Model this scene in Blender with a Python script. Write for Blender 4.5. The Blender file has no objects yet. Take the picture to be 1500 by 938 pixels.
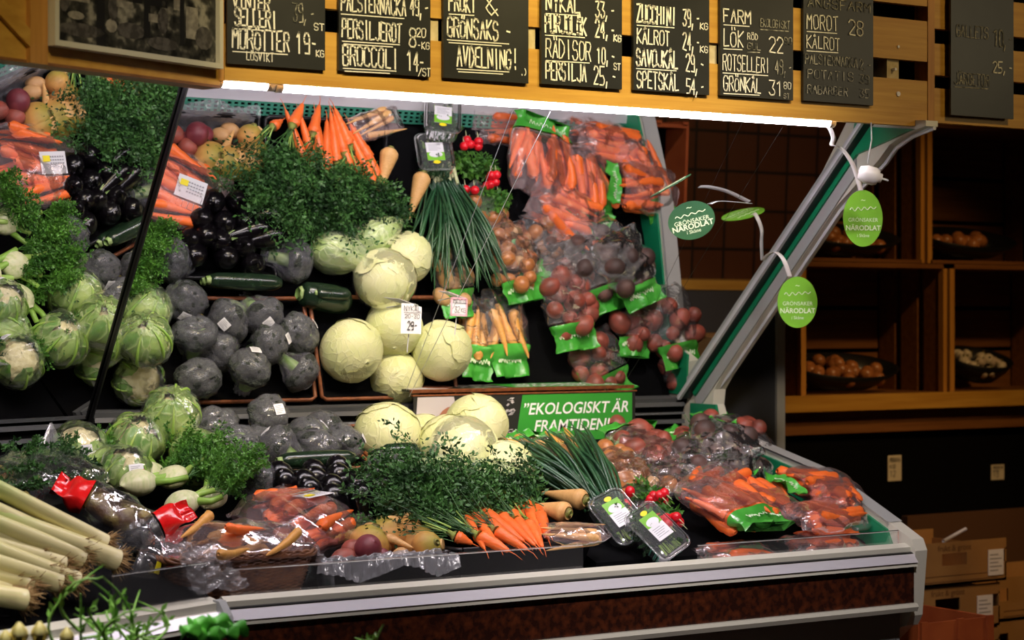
import bpy, math, random
import numpy as np
from mathutils import Vector, Matrix, Quaternion
PI = math.pi
S = bpy.context.scene
COL = S.collection
# ------------------------------------------------------------------ camera
F, CX, CY, YAW = 3040.0, 750.0, 464.0, math.radians(32.29)
CAMZ = 1.5
cd = bpy.data.cameras.new('camera'); cam = bpy.data.objects.new('camera', cd); COL.objects.link(cam)
cam.location = (0, 0, CAMZ); cam.rotation_euler = (PI/2, 0, -YAW)
cd.sensor_width = 36; cd.lens = 36*F/1500; cd.shift_y = -5/1500; cd.clip_end = 60
cd.dof.use_dof = True; cd.dof.focus_distance = 5.1; cd.dof.aperture_fstop = 4.0
S.camera = cam
# ------------------------------------------------------------------ light and exposure
S.view_settings.view_transform = 'Standard'; S.view_settings.look = 'None'
S.view_settings.exposure = 0.0; S.view_settings.gamma = 1.0; S.view_settings.use_curve_mapping = False
S.cycles.use_denoising = True
S.cycles.transparent_max_bounces = 32; S.cycles.max_bounces = 10; S.cycles.glossy_bounces = 6
S.cycles.sample_clamp_indirect = 4.0
S.cycles.blur_glossy = 0.5
TUBE = 60.0          # the fluorescent tubes
COOL = 135.0        # unseen white spots added to brighten the produce and front plants
WARM = 13.0          # warm room spots on the fascia, plus added ones for boards, shelf, cartons
w = bpy.data.worlds.new('world'); S.world = w; w.use_nodes = True
w.node_tree.nodes['Background'].inputs[0].default_value = (1, .72, .45, 1)
w.node_tree.nodes['Background'].inputs[1].default_value = .008
def spot(name, loc, target, power, size, col=(1, .70, .36), blend=.8, r=.06):
    l = bpy.data.lights.new(name, 'SPOT'); l.energy = power; l.spot_size = math.radians(size); l.spot_blend = blend
    l.color = col; l.shadow_soft_size = r
    o = bpy.data.objects.new(name, l); COL.objects.link(o); o.location = loc
    o.rotation_euler = (Vector(target)-Vector(loc)).to_track_quat('-Z', 'Y').to_euler()
    o['kind'] = 'helper'
spot('unseen_spot', (2.0, 2.3, 3.1), (2.45, 4.1, 2.35), WARM*15.0, 46, (1, .80, .40))
spot('unseen_spot', (3.1, 2.5, 3.1), (3.0, 4.1, 2.35), WARM*8.0, 44, (1, .80, .40))
spot('unseen_spot', (4.9, 3.4, 3.3), (5.3, 5.5, 1.15), WARM*6.5, 40, (1, .58, .22))  # unseen spot brightening the shelf front and crates
spot('unseen_spot', (1.2, 3.2, 2.7), (1.25, 3.62, .9), COOL*.85, 34, (1, .93, .84), .9, .1)  # added spot, out of view, to brighten the front plants
spot('unseen_spot', (1.3, 1.9, 3.3), (2.2, 4.4, .95), COOL, 40, (1, .90, .90), 1.0, .10)  # added spot, out of view, to brighten the left produce
spot('unseen_spot', (2.7, 2.0, 3.3), (3.35, 4.4, .95), COOL*1.9, 40, (1, .90, .90), 1.0, .10)  # added fill for the right produce and carrot bags
spot('unseen_spot', (4.1, 2.4, 3.2), (3.85, 4.1, 2.25), WARM*3.2, 44, (1, .70, .32))  # added softer spot lifting the right end of the fascia
spot('unseen_spot', (1.0, 1.7, 3.1), (1.5, 3.95, 2.12), WARM*5.0, 30, (1, .78, .38))  # added spot brightening the left fascia and the framed picture
spot('glare_spot', (6.0, 1.7, 2.62), (3.9, 4.1, 2.2), WARM*2.2, 26, (1, .82, .5), .6, .30)  # added lamp, placed so its glare falls on the right boards
spot('unseen_spot', (5.4, 2.8, 3.3), (4.8, 4.9, .5), WARM*7.0, 46, (1, .62, .30))  # unseen spot added to brighten the cartons
# ------------------------------------------------------------------ where things stand
def ray(px, py):
    d = Vector(((px-CX)/F, 1.0, -(py-CY)/F)); c, s = math.cos(YAW), math.sin(YAW)
    return Vector((d.x*c+d.y*s, -d.x*s+d.y*c, d.z)).normalized()
EYE = Vector((0, 0, CAMZ))
AL = math.radians(46.67)
MB = Vector((3.061, 5.1, 1.238))                       # a point on the lower edge of the big mirror
NR = Vector((0, -math.cos(AL), -math.sin(AL)))         # big mirror
NL = Vector((.28371714, -.67135991, -.68467544))       # angled mirror on the left section
OR_, OL = NR.dot(MB), -3.724114941
E1, E2 = Vector((1.8472, 4.2780, 2.0133)), Vector((1.9391, 5.1097, 1.2287))   # the corner where both mirrors meet
UL = Vector((-.921, -.389, 0)); DL = Vector((.389, -.921, 0))   # along the left section / out of it
DB, DA = .34, .835                                     # deck: rises DB per metre from DA at Y 4.15
def atY(px, py, Y): d = ray(px, py); return EYE+d*(Y/d.y)
def atX(px, py, X): d = ray(px, py); return EYE+d*(X/d.x)
def deck(x, y):
    dR = 5.1-y; dl = (Vector((x, y, 0))-E2).dot(DL)
    return DA+DB*(.95-min(dR, dl)) if x < 2.1 else DA+DB*(.95-dR)
def at(px, py, h=.08):                                 # point h above the deck, seen directly
    d = ray(px, py); a = DA-DB*4.15+h
    return EYE+d*((a-CAMZ)/(d.z-DB*d.y))
def atL(px, py, h=.08):                                # the same over the angled left section
    d = ray(px, py); k = DA+DB*.95+h+DB*(E2.x*DL.x+E2.y*DL.y)
    return EYE+d*((k-CAMZ)/(d.z+DB*(d.x*DL.x+d.y*DL.y)))
def reflect(p, n, off): return p-2*(p.dot(n)-off)*n
def vis(px, py, h=.08, left=False):                    # point h above the deck, known from its reflection
    n, off = (NL, OL) if left else (NR, OR_)
    d = ray(px, py); d = d-2*d.dot(n)*n; c = reflect(EYE, n, off)
    a = DA-DB*4.15+h
    return c+d*((a+DB*c.y-c.z)/(d.z-DB*d.y))
def pair(D, V):                                        # both known
    a, da = EYE, ray(*D); b = reflect(EYE, NR, OR_); db = ray(*V); db = db-2*db.dot(NR)*NR
    w0 = a-b; k = da.dot(db); den = 1-k*k
    t = (k*db.dot(w0)-da.dot(w0))/den; s = (db.dot(w0)-k*da.dot(w0))/den
    return (a+da*t+b+db*s)/2
def onM(px, py, left=False):
    n, off = (NL, OL) if left else (NR, OR_)
    d = ray(px, py); return EYE+d*((off-EYE.dot(n))/d.dot(n))
# ------------------------------------------------------------------ materials
def nodes(name):
    m = bpy.data.materials.new(name); m.use_nodes = True; nt = m.node_tree
    return m, nt, nt.nodes, nt.links, nt.nodes['Principled BSDF']
def ramp(N, stops):
    r = N.new('ShaderNodeValToRGB'); e = r.color_ramp.elements
    while len(e) < len(stops): e.new(.5)
    for i, (p, c) in enumerate(stops): e[i].position = p; e[i].color = (*c, 1)
    return r
def P(name, base, rough=.5, spec=.5, metal=0, noise=None, bump=None, sss=0, coat=0, grad=None, stretch=(1, 1, 1), var=0, trans=0):
    """noise=(scale, colour2, lo, hi); bump=(scale, strength, dist); grad=(axis, a, b, stops) along an object axis"""
    m, nt, N, L, b = nodes(name)
    b.inputs['Base Color'].default_value = (*base, 1); b.inputs['Roughness'].default_value = rough
    b.inputs['Specular IOR Level'].default_value = spec; b.inputs['Metallic'].default_value = metal
    if coat: b.inputs['Coat Weight'].default_value = coat; b.inputs['Coat Roughness'].default_value = .08
    if sss: b.inputs['Subsurface Weight'].default_value = sss; b.inputs['Subsurface Radius'].default_value = (.01, .008, .004); b.inputs['Subsurface Scale'].default_value = .5
    tc = N.new('ShaderNodeTexCoord'); mp = N.new('ShaderNodeMapping'); mp.inputs['Scale'].default_value = stretch
    L.new(tc.outputs['Object'], mp.inputs[0]); co = mp.outputs[0]
    col = None
    if grad:
        ax, a, z, stops = grad
        sx = N.new('ShaderNodeSeparateXYZ'); L.new(tc.outputs['Object'], sx.inputs[0])
        mr = N.new('ShaderNodeMapRange'); mr.inputs[1].default_value = a; mr.inputs[2].default_value = z
        L.new(sx.outputs[ax], mr.inputs[0]); r = ramp(N, stops); L.new(mr.outputs[0], r.inputs[0]); col = r.outputs[0]
    if noise:
        sc, c2, lo, hi = noise
        n = N.new('ShaderNodeTexNoise'); n.inputs['Scale'].default_value = sc; n.inputs['Detail'].default_value = 4
        L.new(co, n.inputs[0]); r = ramp(N, [(lo, (0, 0, 0)), (hi, (1, 1, 1))]); L.new(n.outputs[0], r.inputs[0])
        mx = N.new('ShaderNodeMix'); mx.data_type = 'RGBA'; L.new(r.outputs[0], mx.inputs[0])
        if col: L.new(col, mx.inputs[6])
        else: mx.inputs[6].default_value = (*base, 1)
        mx.inputs[7].default_value = (*c2, 1); col = mx.outputs[2]
    if var:
        oi = N.new('ShaderNodeObjectInfo'); hs = N.new('ShaderNodeHueSaturation')
        mr = N.new('ShaderNodeMapRange'); mr.inputs[3].default_value = 1-var; mr.inputs[4].default_value = 1+var
        L.new(oi.outputs['Random'], mr.inputs[0]); L.new(mr.outputs[0], hs.inputs['Value'])
        if col: L.new(col, hs.inputs['Color'])
        else: hs.inputs['Color'].default_value = (*base, 1)
        col = hs.outputs[0]
    if col: L.new(col, b.inputs['Base Color'])
    if bump:
        sc, st, ds = bump
        n = N.new('ShaderNodeTexNoise'); n.inputs['Scale'].default_value = sc; n.inputs['Detail'].default_value = 5
        L.new(co, n.inputs[0]); bp = N.new('ShaderNodeBump'); bp.inputs['Strength'].default_value = st; bp.inputs['Distance'].default_value = ds
        L.new(n.outputs[0], bp.inputs['Height']); L.new(bp.outputs[0], b.inputs['Normal'])
    return m
def film(name, haze=.06, tint=(1, 1, 1), lo=.05, hi=.75, rough=.12, bscale=45, bstr=.5, hazecol=(.9, .9, .95)):
    m, nt, N, L, b = nodes(name); N.remove(b)
    out = N['Material Output']
    tr = N.new('ShaderNodeBsdfTransparent'); tr.inputs[0].default_value = (*tint, 1)
    gl = N.new('ShaderNodeBsdfGlossy'); gl.inputs['Roughness'].default_value = rough; gl.inputs[0].default_value = (1, 1, 1, 1)
    df = N.new('ShaderNodeBsdfDiffuse'); df.inputs[0].default_value = (*hazecol, 1)
    tc = N.new('ShaderNodeTexCoord'); n = N.new('ShaderNodeTexNoise'); n.inputs['Scale'].default_value = bscale; n.inputs['Detail'].default_value = 3
    L.new(tc.outputs['Object'], n.inputs[0]); bp = N.new('ShaderNodeBump'); bp.inputs['Strength'].default_value = bstr; bp.inputs['Distance'].default_value = .006
    L.new(n.outputs[0], bp.inputs['Height']); L.new(bp.outputs[0], gl.inputs['Normal'])
    lw = N.new('ShaderNodeLayerWeight'); lw.inputs[0].default_value = .3; L.new(bp.outputs[0], lw.inputs['Normal'])
    mr = N.new('ShaderNodeMapRange'); mr.inputs[3].default_value = lo; mr.inputs[4].default_value = hi; L.new(lw.outputs['Fresnel'], mr.inputs[0])
    m1 = N.new('ShaderNodeMixShader'); m1.inputs[0].default_value = haze; L.new(tr.outputs[0], m1.inputs[1]); L.new(df.outputs[0], m1.inputs[2])
    m2 = N.new('ShaderNodeMixShader'); L.new(mr.outputs[0], m2.inputs[0]); L.new(m1.outputs[0], m2.inputs[1]); L.new(gl.outputs[0], m2.inputs[2])
    L.new(m2.outputs[0], out.inputs[0]); return m
def emit(name, col, s):
    m, nt, N, L, b = nodes(name); b.inputs['Emission Color'].default_value = (*col, 1); b.inputs['Emission Strength'].default_value = s
    b.inputs['Base Color'].default_value = (.8, .8, .8, 1); return m
def wood(name, c1, c2, axis=0, rough=.45, scale=1.0):
    st = [26*scale]*3; st[axis] = 1.6*scale
    return P(name, c1, rough, .4, noise=(2.2, c2, .35, .7), bump=(3, .25, .004), stretch=tuple(st))
def tiles(name, c1, c2, grout, size):
    m, nt, N, L, b = nodes(name); tc = N.new('ShaderNodeTexCoord'); bt = N.new('ShaderNodeTexBrick')
    bt.offset = 0; bt.inputs['Color1'].default_value = (*c1, 1); bt.inputs['Color2'].default_value = (*c2, 1); bt.inputs['Mortar'].default_value = (*grout, 1)
    bt.inputs['Scale'].default_value = 1; bt.inputs['Brick Width'].default_value = size; bt.inputs['Row Height'].default_value = size
    bt.inputs['Mortar Size'].default_value = .006; L.new(tc.outputs['Object'], bt.inputs[0]); L.new(bt.outputs[0], b.inputs['Base Color'])
    b.inputs['Roughness'].default_value = .4; return m
M_ = {}
M_['pine'] = wood('pine', (.60, .335, .056), (.47, .235, .034), 0)
M_['pine_v'] = wood('pine_upright', (.58, .28, .055), (.42, .185, .034), 2)
M_['crate_wood'] = wood('crate_wood', (.25, .105, .030), (.17, .066, .018), 0)
M_['block'] = P('pallet_block', (.62, .52, .30), .7, noise=(30, (.5, .4, .2), .4, .6))
M_['black'] = P('black_plastic', (.008, .008, .009), .35, .4)
M_['blackmatt'] = P('black_matt', (.003, .003, .0035), .9, .05)
M_['darkgrey'] = P('dark_grey_steel', (.06, .062, .066), .4, .5)
M_['cream'] = P('cream_enamel', (.62, .60, .50), .3, .5)
M_['railmetal'] = P('satin_rail', (.72, .70, .74), .28, .5, .35)
M_['greyframe'] = P('grey_frame', (.36, .37, .36), .35, .5)
M_['lightframe'] = P('light_grey_edge', (.55, .56, .58), .35)
M_['green'] = P('green_enamel', (.006, .20, .085), .35)
M_['grille'] = P('green_grille', (.03, .20, .13), .45)
M_['marble'] = P('brown_mottled_laminate', (.028, .008, .005), .25, .5, noise=(55, (.11, .026, .009), .42, .72))
M_['mirror'] = P('mirror_glass', (.90, .91, .90), .0, .5, 1)
M_['board'] = P('chalkboard', (.012, .013, .012), .40, .5, noise=(6, (.022, .023, .021), .4, .7))
M_['chalk'] = P('chalk_pen', (.88, .86, .72), .8, .1)
M_['chalkdim'] = P('faded_chalk', (.48, .46, .36), .9, .1, noise=(60, (.10, .10, .08), .4, .6))
M_['white'] = P('white_card', (.85, .84, .88), .6)
M_['whiteplastic'] = P('white_plastic', (.78, .76, .74), .3)
M_['ink'] = P('ink', (.03, .03, .03), .6)
M_['greyink'] = P('grey_print', (.35, .35, .38), .6)
M_['yellow'] = P('yellow_sticker', (.95, .80, .02), .4)
M_['redink'] = P('red_print', (.75, .02, .08), .4)
M_['tagcard'] = P('cream_tag', (.72, .66, .50), .6)
M_['lime'] = P('lime_sign', (.20, .52, .04), .4)
M_['limewhite'] = P('pale_print', (.80, .92, .66), .5)
M_['signgreen'] = P('banner_green', (.03, .27, .03), .45)
M_['bandgreen'] = P('bag_green', (.095, .46, .065), .22, .6, noise=(9, (.05, .33, .035), .4, .6), bump=(40, .5, .004))
M_['carrot'] = P('carrot', (.90, .155, .022), .38, .5, noise=(26, (.78, .20, .05), .45, .7), bump=(3, .5, .003), stretch=(3, 3, 40), sss=.08, var=.12)
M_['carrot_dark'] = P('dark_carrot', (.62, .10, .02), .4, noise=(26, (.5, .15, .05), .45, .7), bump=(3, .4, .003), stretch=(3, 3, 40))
M_['parsnip'] = P('parsnip', (.74, .42, .15), .45, noise=(30, (.52, .24, .07), .5, .75), bump=(3, .5, .004), stretch=(4, 4, 40), var=.1)
M_['yellowroot'] = P('yellow_root', (.72, .36, .08), .42, noise=(20, (.6, .25, .05), .45, .7), bump=(3, .4, .003), stretch=(3, 3, 40), var=.1)
M_['rootneck'] = P('root_crown', (.16, .12, .03), .7, noise=(60, (.25, .3, .05), .4, .6))
M_['frond'] = P('carrot_greens', (.045, .135, .028), .5, .35, noise=(10, (.010, .042, .009), .42, .6))
M_['dill'] = P('bright_herb', (.075, .22, .022), .5, .4, noise=(18, (.035, .13, .015), .4, .65))
M_['stalkgreen'] = P('pale_green_stalk', (.38, .55, .12), .4, noise=(12, (.25, .45, .07), .4, .6))
M_['chive'] = P('spring_onion_leaf', (.014, .062, .024), .38, .6, noise=(9, (.035, .11, .035), .45, .7), var=.25)
def veiny(name, base, c2, vein, sc=17, st=.55, bs=.5):
    m = P(name, base, .42, .45, noise=(9, c2, .35, .7), sss=.05, var=.06); nt = m.node_tree; N, L = nt.nodes, nt.links; b = N['Principled BSDF']
    tc = N.new('ShaderNodeTexCoord'); n = N.new('ShaderNodeTexNoise'); n.inputs['Scale'].default_value = 9; L.new(tc.outputs['Object'], n.inputs[0])
    mx = N.new('ShaderNodeMix'); mx.data_type = 'RGBA'; mx.inputs[0].default_value = .10; L.new(tc.outputs['Object'], mx.inputs[6]); L.new(n.outputs[1], mx.inputs[7])
    mp = N.new('ShaderNodeMapping'); mp.inputs['Scale'].default_value = (1, 1, .45); L.new(mx.outputs[2], mp.inputs[0])
    v = N.new('ShaderNodeTexVoronoi'); v.feature = 'DISTANCE_TO_EDGE'; v.inputs['Scale'].default_value = sc*2.2; L.new(mp.outputs[0], v.inputs[0])
    r = ramp(N, [(0, (1, 1, 1)), (.09, (0, 0, 0))]); L.new(v.outputs['Distance'], r.inputs[0])
    old = b.inputs['Base Color'].links[0].from_socket; k = N.new('ShaderNodeMix'); k.data_type = 'RGBA'; L.new(old, k.inputs[6]); k.inputs[7].default_value = (*vein, 1)
    f = N.new('ShaderNodeMath'); f.operation = 'MULTIPLY'; f.inputs[1].default_value = st; L.new(r.outputs[0], f.inputs[0]); L.new(f.outputs[0], k.inputs[0]); L.new(k.outputs[2], b.inputs['Base Color'])
    n2 = N.new('ShaderNodeTexNoise'); n2.inputs['Scale'].default_value = 60; n2.inputs['Detail'].default_value = 4; L.new(tc.outputs['Object'], n2.inputs[0])
    ad = N.new('ShaderNodeMath'); ad.operation = 'MULTIPLY_ADD'; ad.inputs[1].default_value = .6; L.new(r.outputs[0], ad.inputs[0]); L.new(n2.outputs[0], ad.inputs[2])
    bp = N.new('ShaderNodeBump'); bp.inputs['Strength'].default_value = bs; bp.inputs['Distance'].default_value = .004; L.new(ad.outputs[0], bp.inputs['Height']); L.new(bp.outputs[0], b.inputs['Normal']); return m
M_['cabbage'] = veiny('white_cabbage', (.73, .71, .42), (.60, .64, .28), (.80, .79, .55), 24, .25, .38)
M_['cabbgreen'] = veiny('pointed_cabbage', (.50, .62, .24), (.32, .48, .12), (.66, .74, .40), 15, .7)
M_['broccoli'] = P('broccoli_head', (.020, .026, .024), .6, .4, noise=(120, (.060, .072, .058), .42, .62), bump=(260, 1.0, .008), var=.2)
M_['brocstem'] = P('broccoli_stalk', (.36, .47, .20), .45, noise=(20, (.20, .34, .09), .4, .6))
M_['curd'] = P('cauliflower_curd', (.78, .72, .42), .6, noise=(40, (.62, .54, .26), .4, .65), bump=(110, .7, .005))
M_['cauleaf'] = veiny('cauliflower_leaf', (.11, .27, .045), (.40, .52, .13), (.46, .56, .24), 12, .6)
M_['aubergine'] = P('aubergine_skin', (.0025, .0018, .003), .22, .45)
M_['courgette'] = P('courgette_skin', (.008, .020, .010), .22, .6, noise=(40, (.02, .045, .02), .5, .8))
M_['swede'] = P('swede_skin', (.64, .33, .10), .5, .35, grad=(2, -.03, .045, [(0, (.66, .31, .11)), (.55, (.60, .31, .08)), (1, (.30, .28, .04))]), noise=(26, (.38, .20, .06), .5, .8), bump=(40, .4, .004), var=.1)
M_['swedecut'] = P('swede_cut', (.80, .50, .20), .6, noise=(30, (.65, .36, .12), .4, .6))
M_['beetroot'] = P('raw_beetroot', (.16, .022, .032), .5, noise=(14, (.30, .07, .07), .45, .7), bump=(30, .4, .004), var=.15)
M_['redpotato'] = P('red_skinned_root', (.30, .062, .040), .5, noise=(22, (.16, .05, .035), .4, .68), bump=(25, .3, .003), var=.16)
M_['brownonion'] = P('brown_onion', (.42, .165, .05), .34, noise=(12, (.27, .09, .03), .4, .7), stretch=(8, 8, 1), var=.14)
M_['potato'] = P('potato_skin', (.60, .36, .16), .5, noise=(16, (.45, .24, .09), .4, .7), bump=(30, .3, .003), var=.12)
M_['darkroot'] = P('earthy_root', (.055, .030, .026), .6, noise=(14, (.13, .055, .04), .5, .75), var=.2)
M_['radish'] = P('radish', (.72, .008, .02), .28, .6, var=.1)
M_['leek'] = P('leek_shaft', (.8, .8, .6), .35, .5, grad=(2, 0, .42, [(0, (.78, .68, .36)), (.45, (.76, .69, .32)), (.75, (.46, .58, .16)), (1, (.05, .24, .03))]), noise=(3, (.66, .64, .26), .5, .9), stretch=(40, 40, 2))
M_['leekroot'] = P('leek_roots', (.46, .30, .12), .8, noise=(80, (.25, .13, .04), .4, .6))
M_['fennel'] = P('fennel_bulb', (.74, .74, .46), .35, .5, noise=(4, (.50, .60, .22), .45, .75), stretch=(30, 30, 3), sss=.05)
M_['wicker'] = P('wicker', (.15, .055, .018), .5, .4, noise=(30, (.07, .022, .008), .4, .65))
M_['trayrim'] = P('brown_tray_rim', (.22, .065, .018), .5, noise=(60, (.14, .04, .012), .4, .6))
M_['film'] = film('clear_film', .04, lo=.02, hi=.5, bstr=.4)
M_['wrap'] = film('cling_wrap', .075, lo=.04, hi=.5, rough=.14, bscale=46, bstr=.8, hazecol=(.82, .80, .98))
M_['bagfilm'] = film('crisp_bag_film', .11, lo=.03, hi=.58, rough=.13, bscale=34, bstr=.6, hazecol=(1, .74, .76))
M_['clearbag'] = film('clear_bag_film', .045, lo=.03, hi=.62, rough=.09, bscale=40, bstr=.8)
M_['milky'] = film('milky_liner', .17, lo=.06, hi=.6, rough=.2, bscale=24, bstr=.9)
M_['greybag'] = film('grey_creased_film', .10, lo=.05, hi=.85, rough=.08, bscale=42, bstr=1.0, hazecol=(.8, .8, .82))
M_['acrylic'] = film('acrylic_sheet', .02, lo=.03, hi=.5, rough=.02, bscale=1, bstr=0)
M_['clam'] = film('clear_tub', .06, lo=.06, hi=.8, rough=.1, bscale=10, bstr=.2)
M_['redsleeve'] = P('red_printed_film', (.75, .012, .012), .18, .7, bump=(30, .5, .005), coat=.4)
M_['darksleeve'] = P('dark_leaves', (.05, .022, .012), .3, .6, noise=(25, (.22, .18, .03), .45, .7), bump=(40, .6, .006))
M_['papersleeve'] = P('brown_paper', (.42, .33, .05), .5, noise=(12, (.33, .25, .03), .4, .6))
M_['tulip'] = P('pale_yellow_bud', (.86, .72, .20), .4, noise=(6, (.88, .80, .40), .4, .7), sss=.1)
M_['leafbright'] = P('bright_leaf', (.13, .58, .06), .4, noise=(20, (.06, .32, .03), .4, .6))
M_['sprout'] = P('pea_shoot', (.24, .52, .09), .4, noise=(12, (.25, .5, .08), .4, .7))
M_['cardboard'] = P('cardboard', (.40, .22, .075), .75, .2, noise=(5, (.34, .18, .06), .4, .6))
M_['orangebox'] = P('orange_crate', (.38, .085, .02), .5, noise=(8, (.30, .06, .015), .4, .6))
M_['cardprint'] = P('box_print', (.16, .07, .02), .7)
M_['garlic'] = P('garlic_skin', (.72, .66, .52), .5, noise=(20, (.55, .45, .35), .4, .6))
M_['picframe'] = P('silver_frame', (.62, .58, .40), .35, .5)
M_['floor'] = tiles('terracotta_tiles', (.10, .035, .014), (.085, .028, .011), (.014, .009, .006), .15)
M_['wall'] = P('dark_wall', (.02, .016, .013), .8, .2)
M_['soil'] = P('pot_plastic', (.05, .03, .02), .7)
# ------------------------------------------------------------------ objects
class Msh:
    def __init__(s): s.v = []; s.f = []; s.n = 0
    def add(s, V, Fs):
        V = np.asarray(V, float).reshape(-1, 3); s.v.append(V); k = s.n
        s.f += [tuple(i+k for i in f) for f in Fs]; s.n += len(V); return s
    def merge(s, o, mat=None):
        V = np.concatenate(o.v)
        if mat is not None: A = np.array(mat); V = V@A[:3, :3].T+A[:3, 3]
        return s.add(V, o.f)
    def grid(s, G, wu=False, wv=False):
        nu, nv = G.shape[:2]; Fs = []
        for i in range(nu if wu else nu-1):
            a, b = i*nv, ((i+1) % nu)*nv
            for j in range(nv if wv else nv-1):
                k = (j+1) % nv; Fs.append((a+j, b+j, b+k, a+k))
        return s.add(G.reshape(-1, 3), Fs)
    def box(s, lo, hi, R=None):
        x0, y0, z0 = lo; x1, y1, z1 = hi
        V = np.array([(x0, y0, z0), (x1, y0, z0), (x1, y1, z0), (x0, y1, z0), (x0, y0, z1), (x1, y0, z1), (x1, y1, z1), (x0, y1, z1)])
        if R is not None: A = np.array(R); V = V@A[:3, :3].T+A[:3, 3]
        return s.add(V, [(0, 3, 2, 1), (4, 5, 6, 7), (0, 1, 5, 4), (1, 2, 6, 5), (2, 3, 7, 6), (3, 0, 4, 7)])
    def tube(s, pts, r, n=8, cap=True):
        pts = np.asarray(pts, float); m = len(pts); r = np.broadcast_to(np.asarray(r, float), (m,))
        T = np.gradient(pts, axis=0); T /= np.linalg.norm(T, axis=1, keepdims=True)+1e-12
        u = np.cross(T[0], (0, 0, 1.)); 
        if np.linalg.norm(u) < 1e-3: u = np.array((1., 0, 0))
        G = np.zeros((m, n, 3)); a = np.arange(n)*2*PI/n
        for i in range(m):
            u = u-T[i]*u.dot(T[i]); u /= np.linalg.norm(u)+1e-12; v = np.cross(T[i], u)
            G[i] = pts[i]+r[i]*(np.cos(a)[:, None]*u+np.sin(a)[:, None]*v)
        k = s.n; s.grid(G, wv=True)
        if cap: s.f.append(tuple(k+j for j in range(n))[::-1]); s.f.append(tuple(k+(m-1)*n+j for j in range(n)))
        return s
    def prism(s, poly, axis, a, b):                    # polygon in the other two axes, extruded along axis
        n = len(poly); V = []
        for q in (a, b):
            for p in poly: t = list(p); t.insert(axis, q); V.append(t)
        return s.add(V, [tuple(range(n))[::-1], tuple(range(n, 2*n))]+[(i, (i+1) % n, n+(i+1) % n, n+i) for i in range(n)])
def nz(V, sc, seed=0, n=5):                            # smooth pseudo-noise in about -1..1
    r = np.random.default_rng(seed); K = r.normal(size=(n, 3))*sc; ph = r.uniform(0, 6.28, n)
    return np.sin(V@K.T+ph).mean(-1)*1.6
def crease(V, sc, seed=0, n=4):                        # ridged noise for crumpled film
    r = np.random.default_rng(seed); K = r.normal(size=(n, 3))*sc; ph = r.uniform(0, 6.28, n)
    return (1-2*np.abs(np.sin(V@K.T+ph))).mean(-1)
def mesh(name, M, mats, smooth=True):
    me = bpy.data.meshes.new(name); me.from_pydata(np.concatenate(M.v).tolist(), [], M.f)
    for m in (mats if isinstance(mats, (list, tuple)) else [mats]): me.materials.append(M_[m] if isinstance(m, str) else m)
    if smooth: me.polygons.foreach_set('use_smooth', [True]*len(me.polygons))
    me.update(); return me
def rootloc(o):
    p = Vector((0, 0, 0))
    while o is not None: p += o.location; o = o.parent
    return p
def build(name, M, mat, parent=None, smooth=False):    # M in world coordinates -> ONE mesh object under its thing
    me = mesh(name, M, mat, smooth); o = bpy.data.objects.new(name, me); COL.objects.link(o)
    if parent is not None:
        o.parent = parent; p = rootloc(parent); me.transform(Matrix.Translation(-p))
    return o
def tag(o, label, cat, group=None, kind=None):
    o['label'] = label; o['category'] = cat
    if group: o['group'] = group
    if kind: o['kind'] = kind
    return o
def thing(name, label, cat, loc=(0, 0, 0), group=None):
    o = bpy.data.objects.new(name, None); COL.objects.link(o); o.location = loc; o.empty_display_size = .05
    return tag(o, label, cat, group)
def struct(name, M, mat): o = build(name, M, mat); o['kind'] = 'structure'; return o
KIND = {}                                              # a prototype: name, category, list of (part, mesh, sub-parts)
def kind(key, name, cat, parts): KIND[key] = (name, cat, parts)
def place(key, loc, label, direction=None, roll=0, scale=1, group=None, parent=None, turn=None):
    """one more of a kind: a new thing with copies of its parts, its long axis (+Z) along direction"""
    name, cat, parts = KIND[key]
    q = turn if turn is not None else (Vector(direction).to_track_quat('Z', 'Y') if direction is not None else Quaternion())
    q = q @ Quaternion((0, 0, 1), roll)
    sc = (scale,)*3 if not hasattr(scale, '__len__') else scale
    if len(parts) == 1 and parts[0][0] is None:
        o = bpy.data.objects.new(name, parts[0][1])
    else:
        o = bpy.data.objects.new(name, None); o.empty_display_size = .03
        for pn, me, sub in parts:
            c = bpy.data.objects.new(pn, me); COL.objects.link(c); c.parent = o
            for sn, sm in sub:
                d = bpy.data.objects.new(sn, sm); COL.objects.link(d); d.parent = c
    COL.objects.link(o)
    o.rotation_mode = 'QUATERNION'; o.rotation_quaternion = q; o.scale = sc; o.location = loc
    if parent is not None: o.parent = parent; o.location = Vector(loc)-rootloc(parent); 
    else: tag(o, label, cat, group)
    return o
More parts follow.
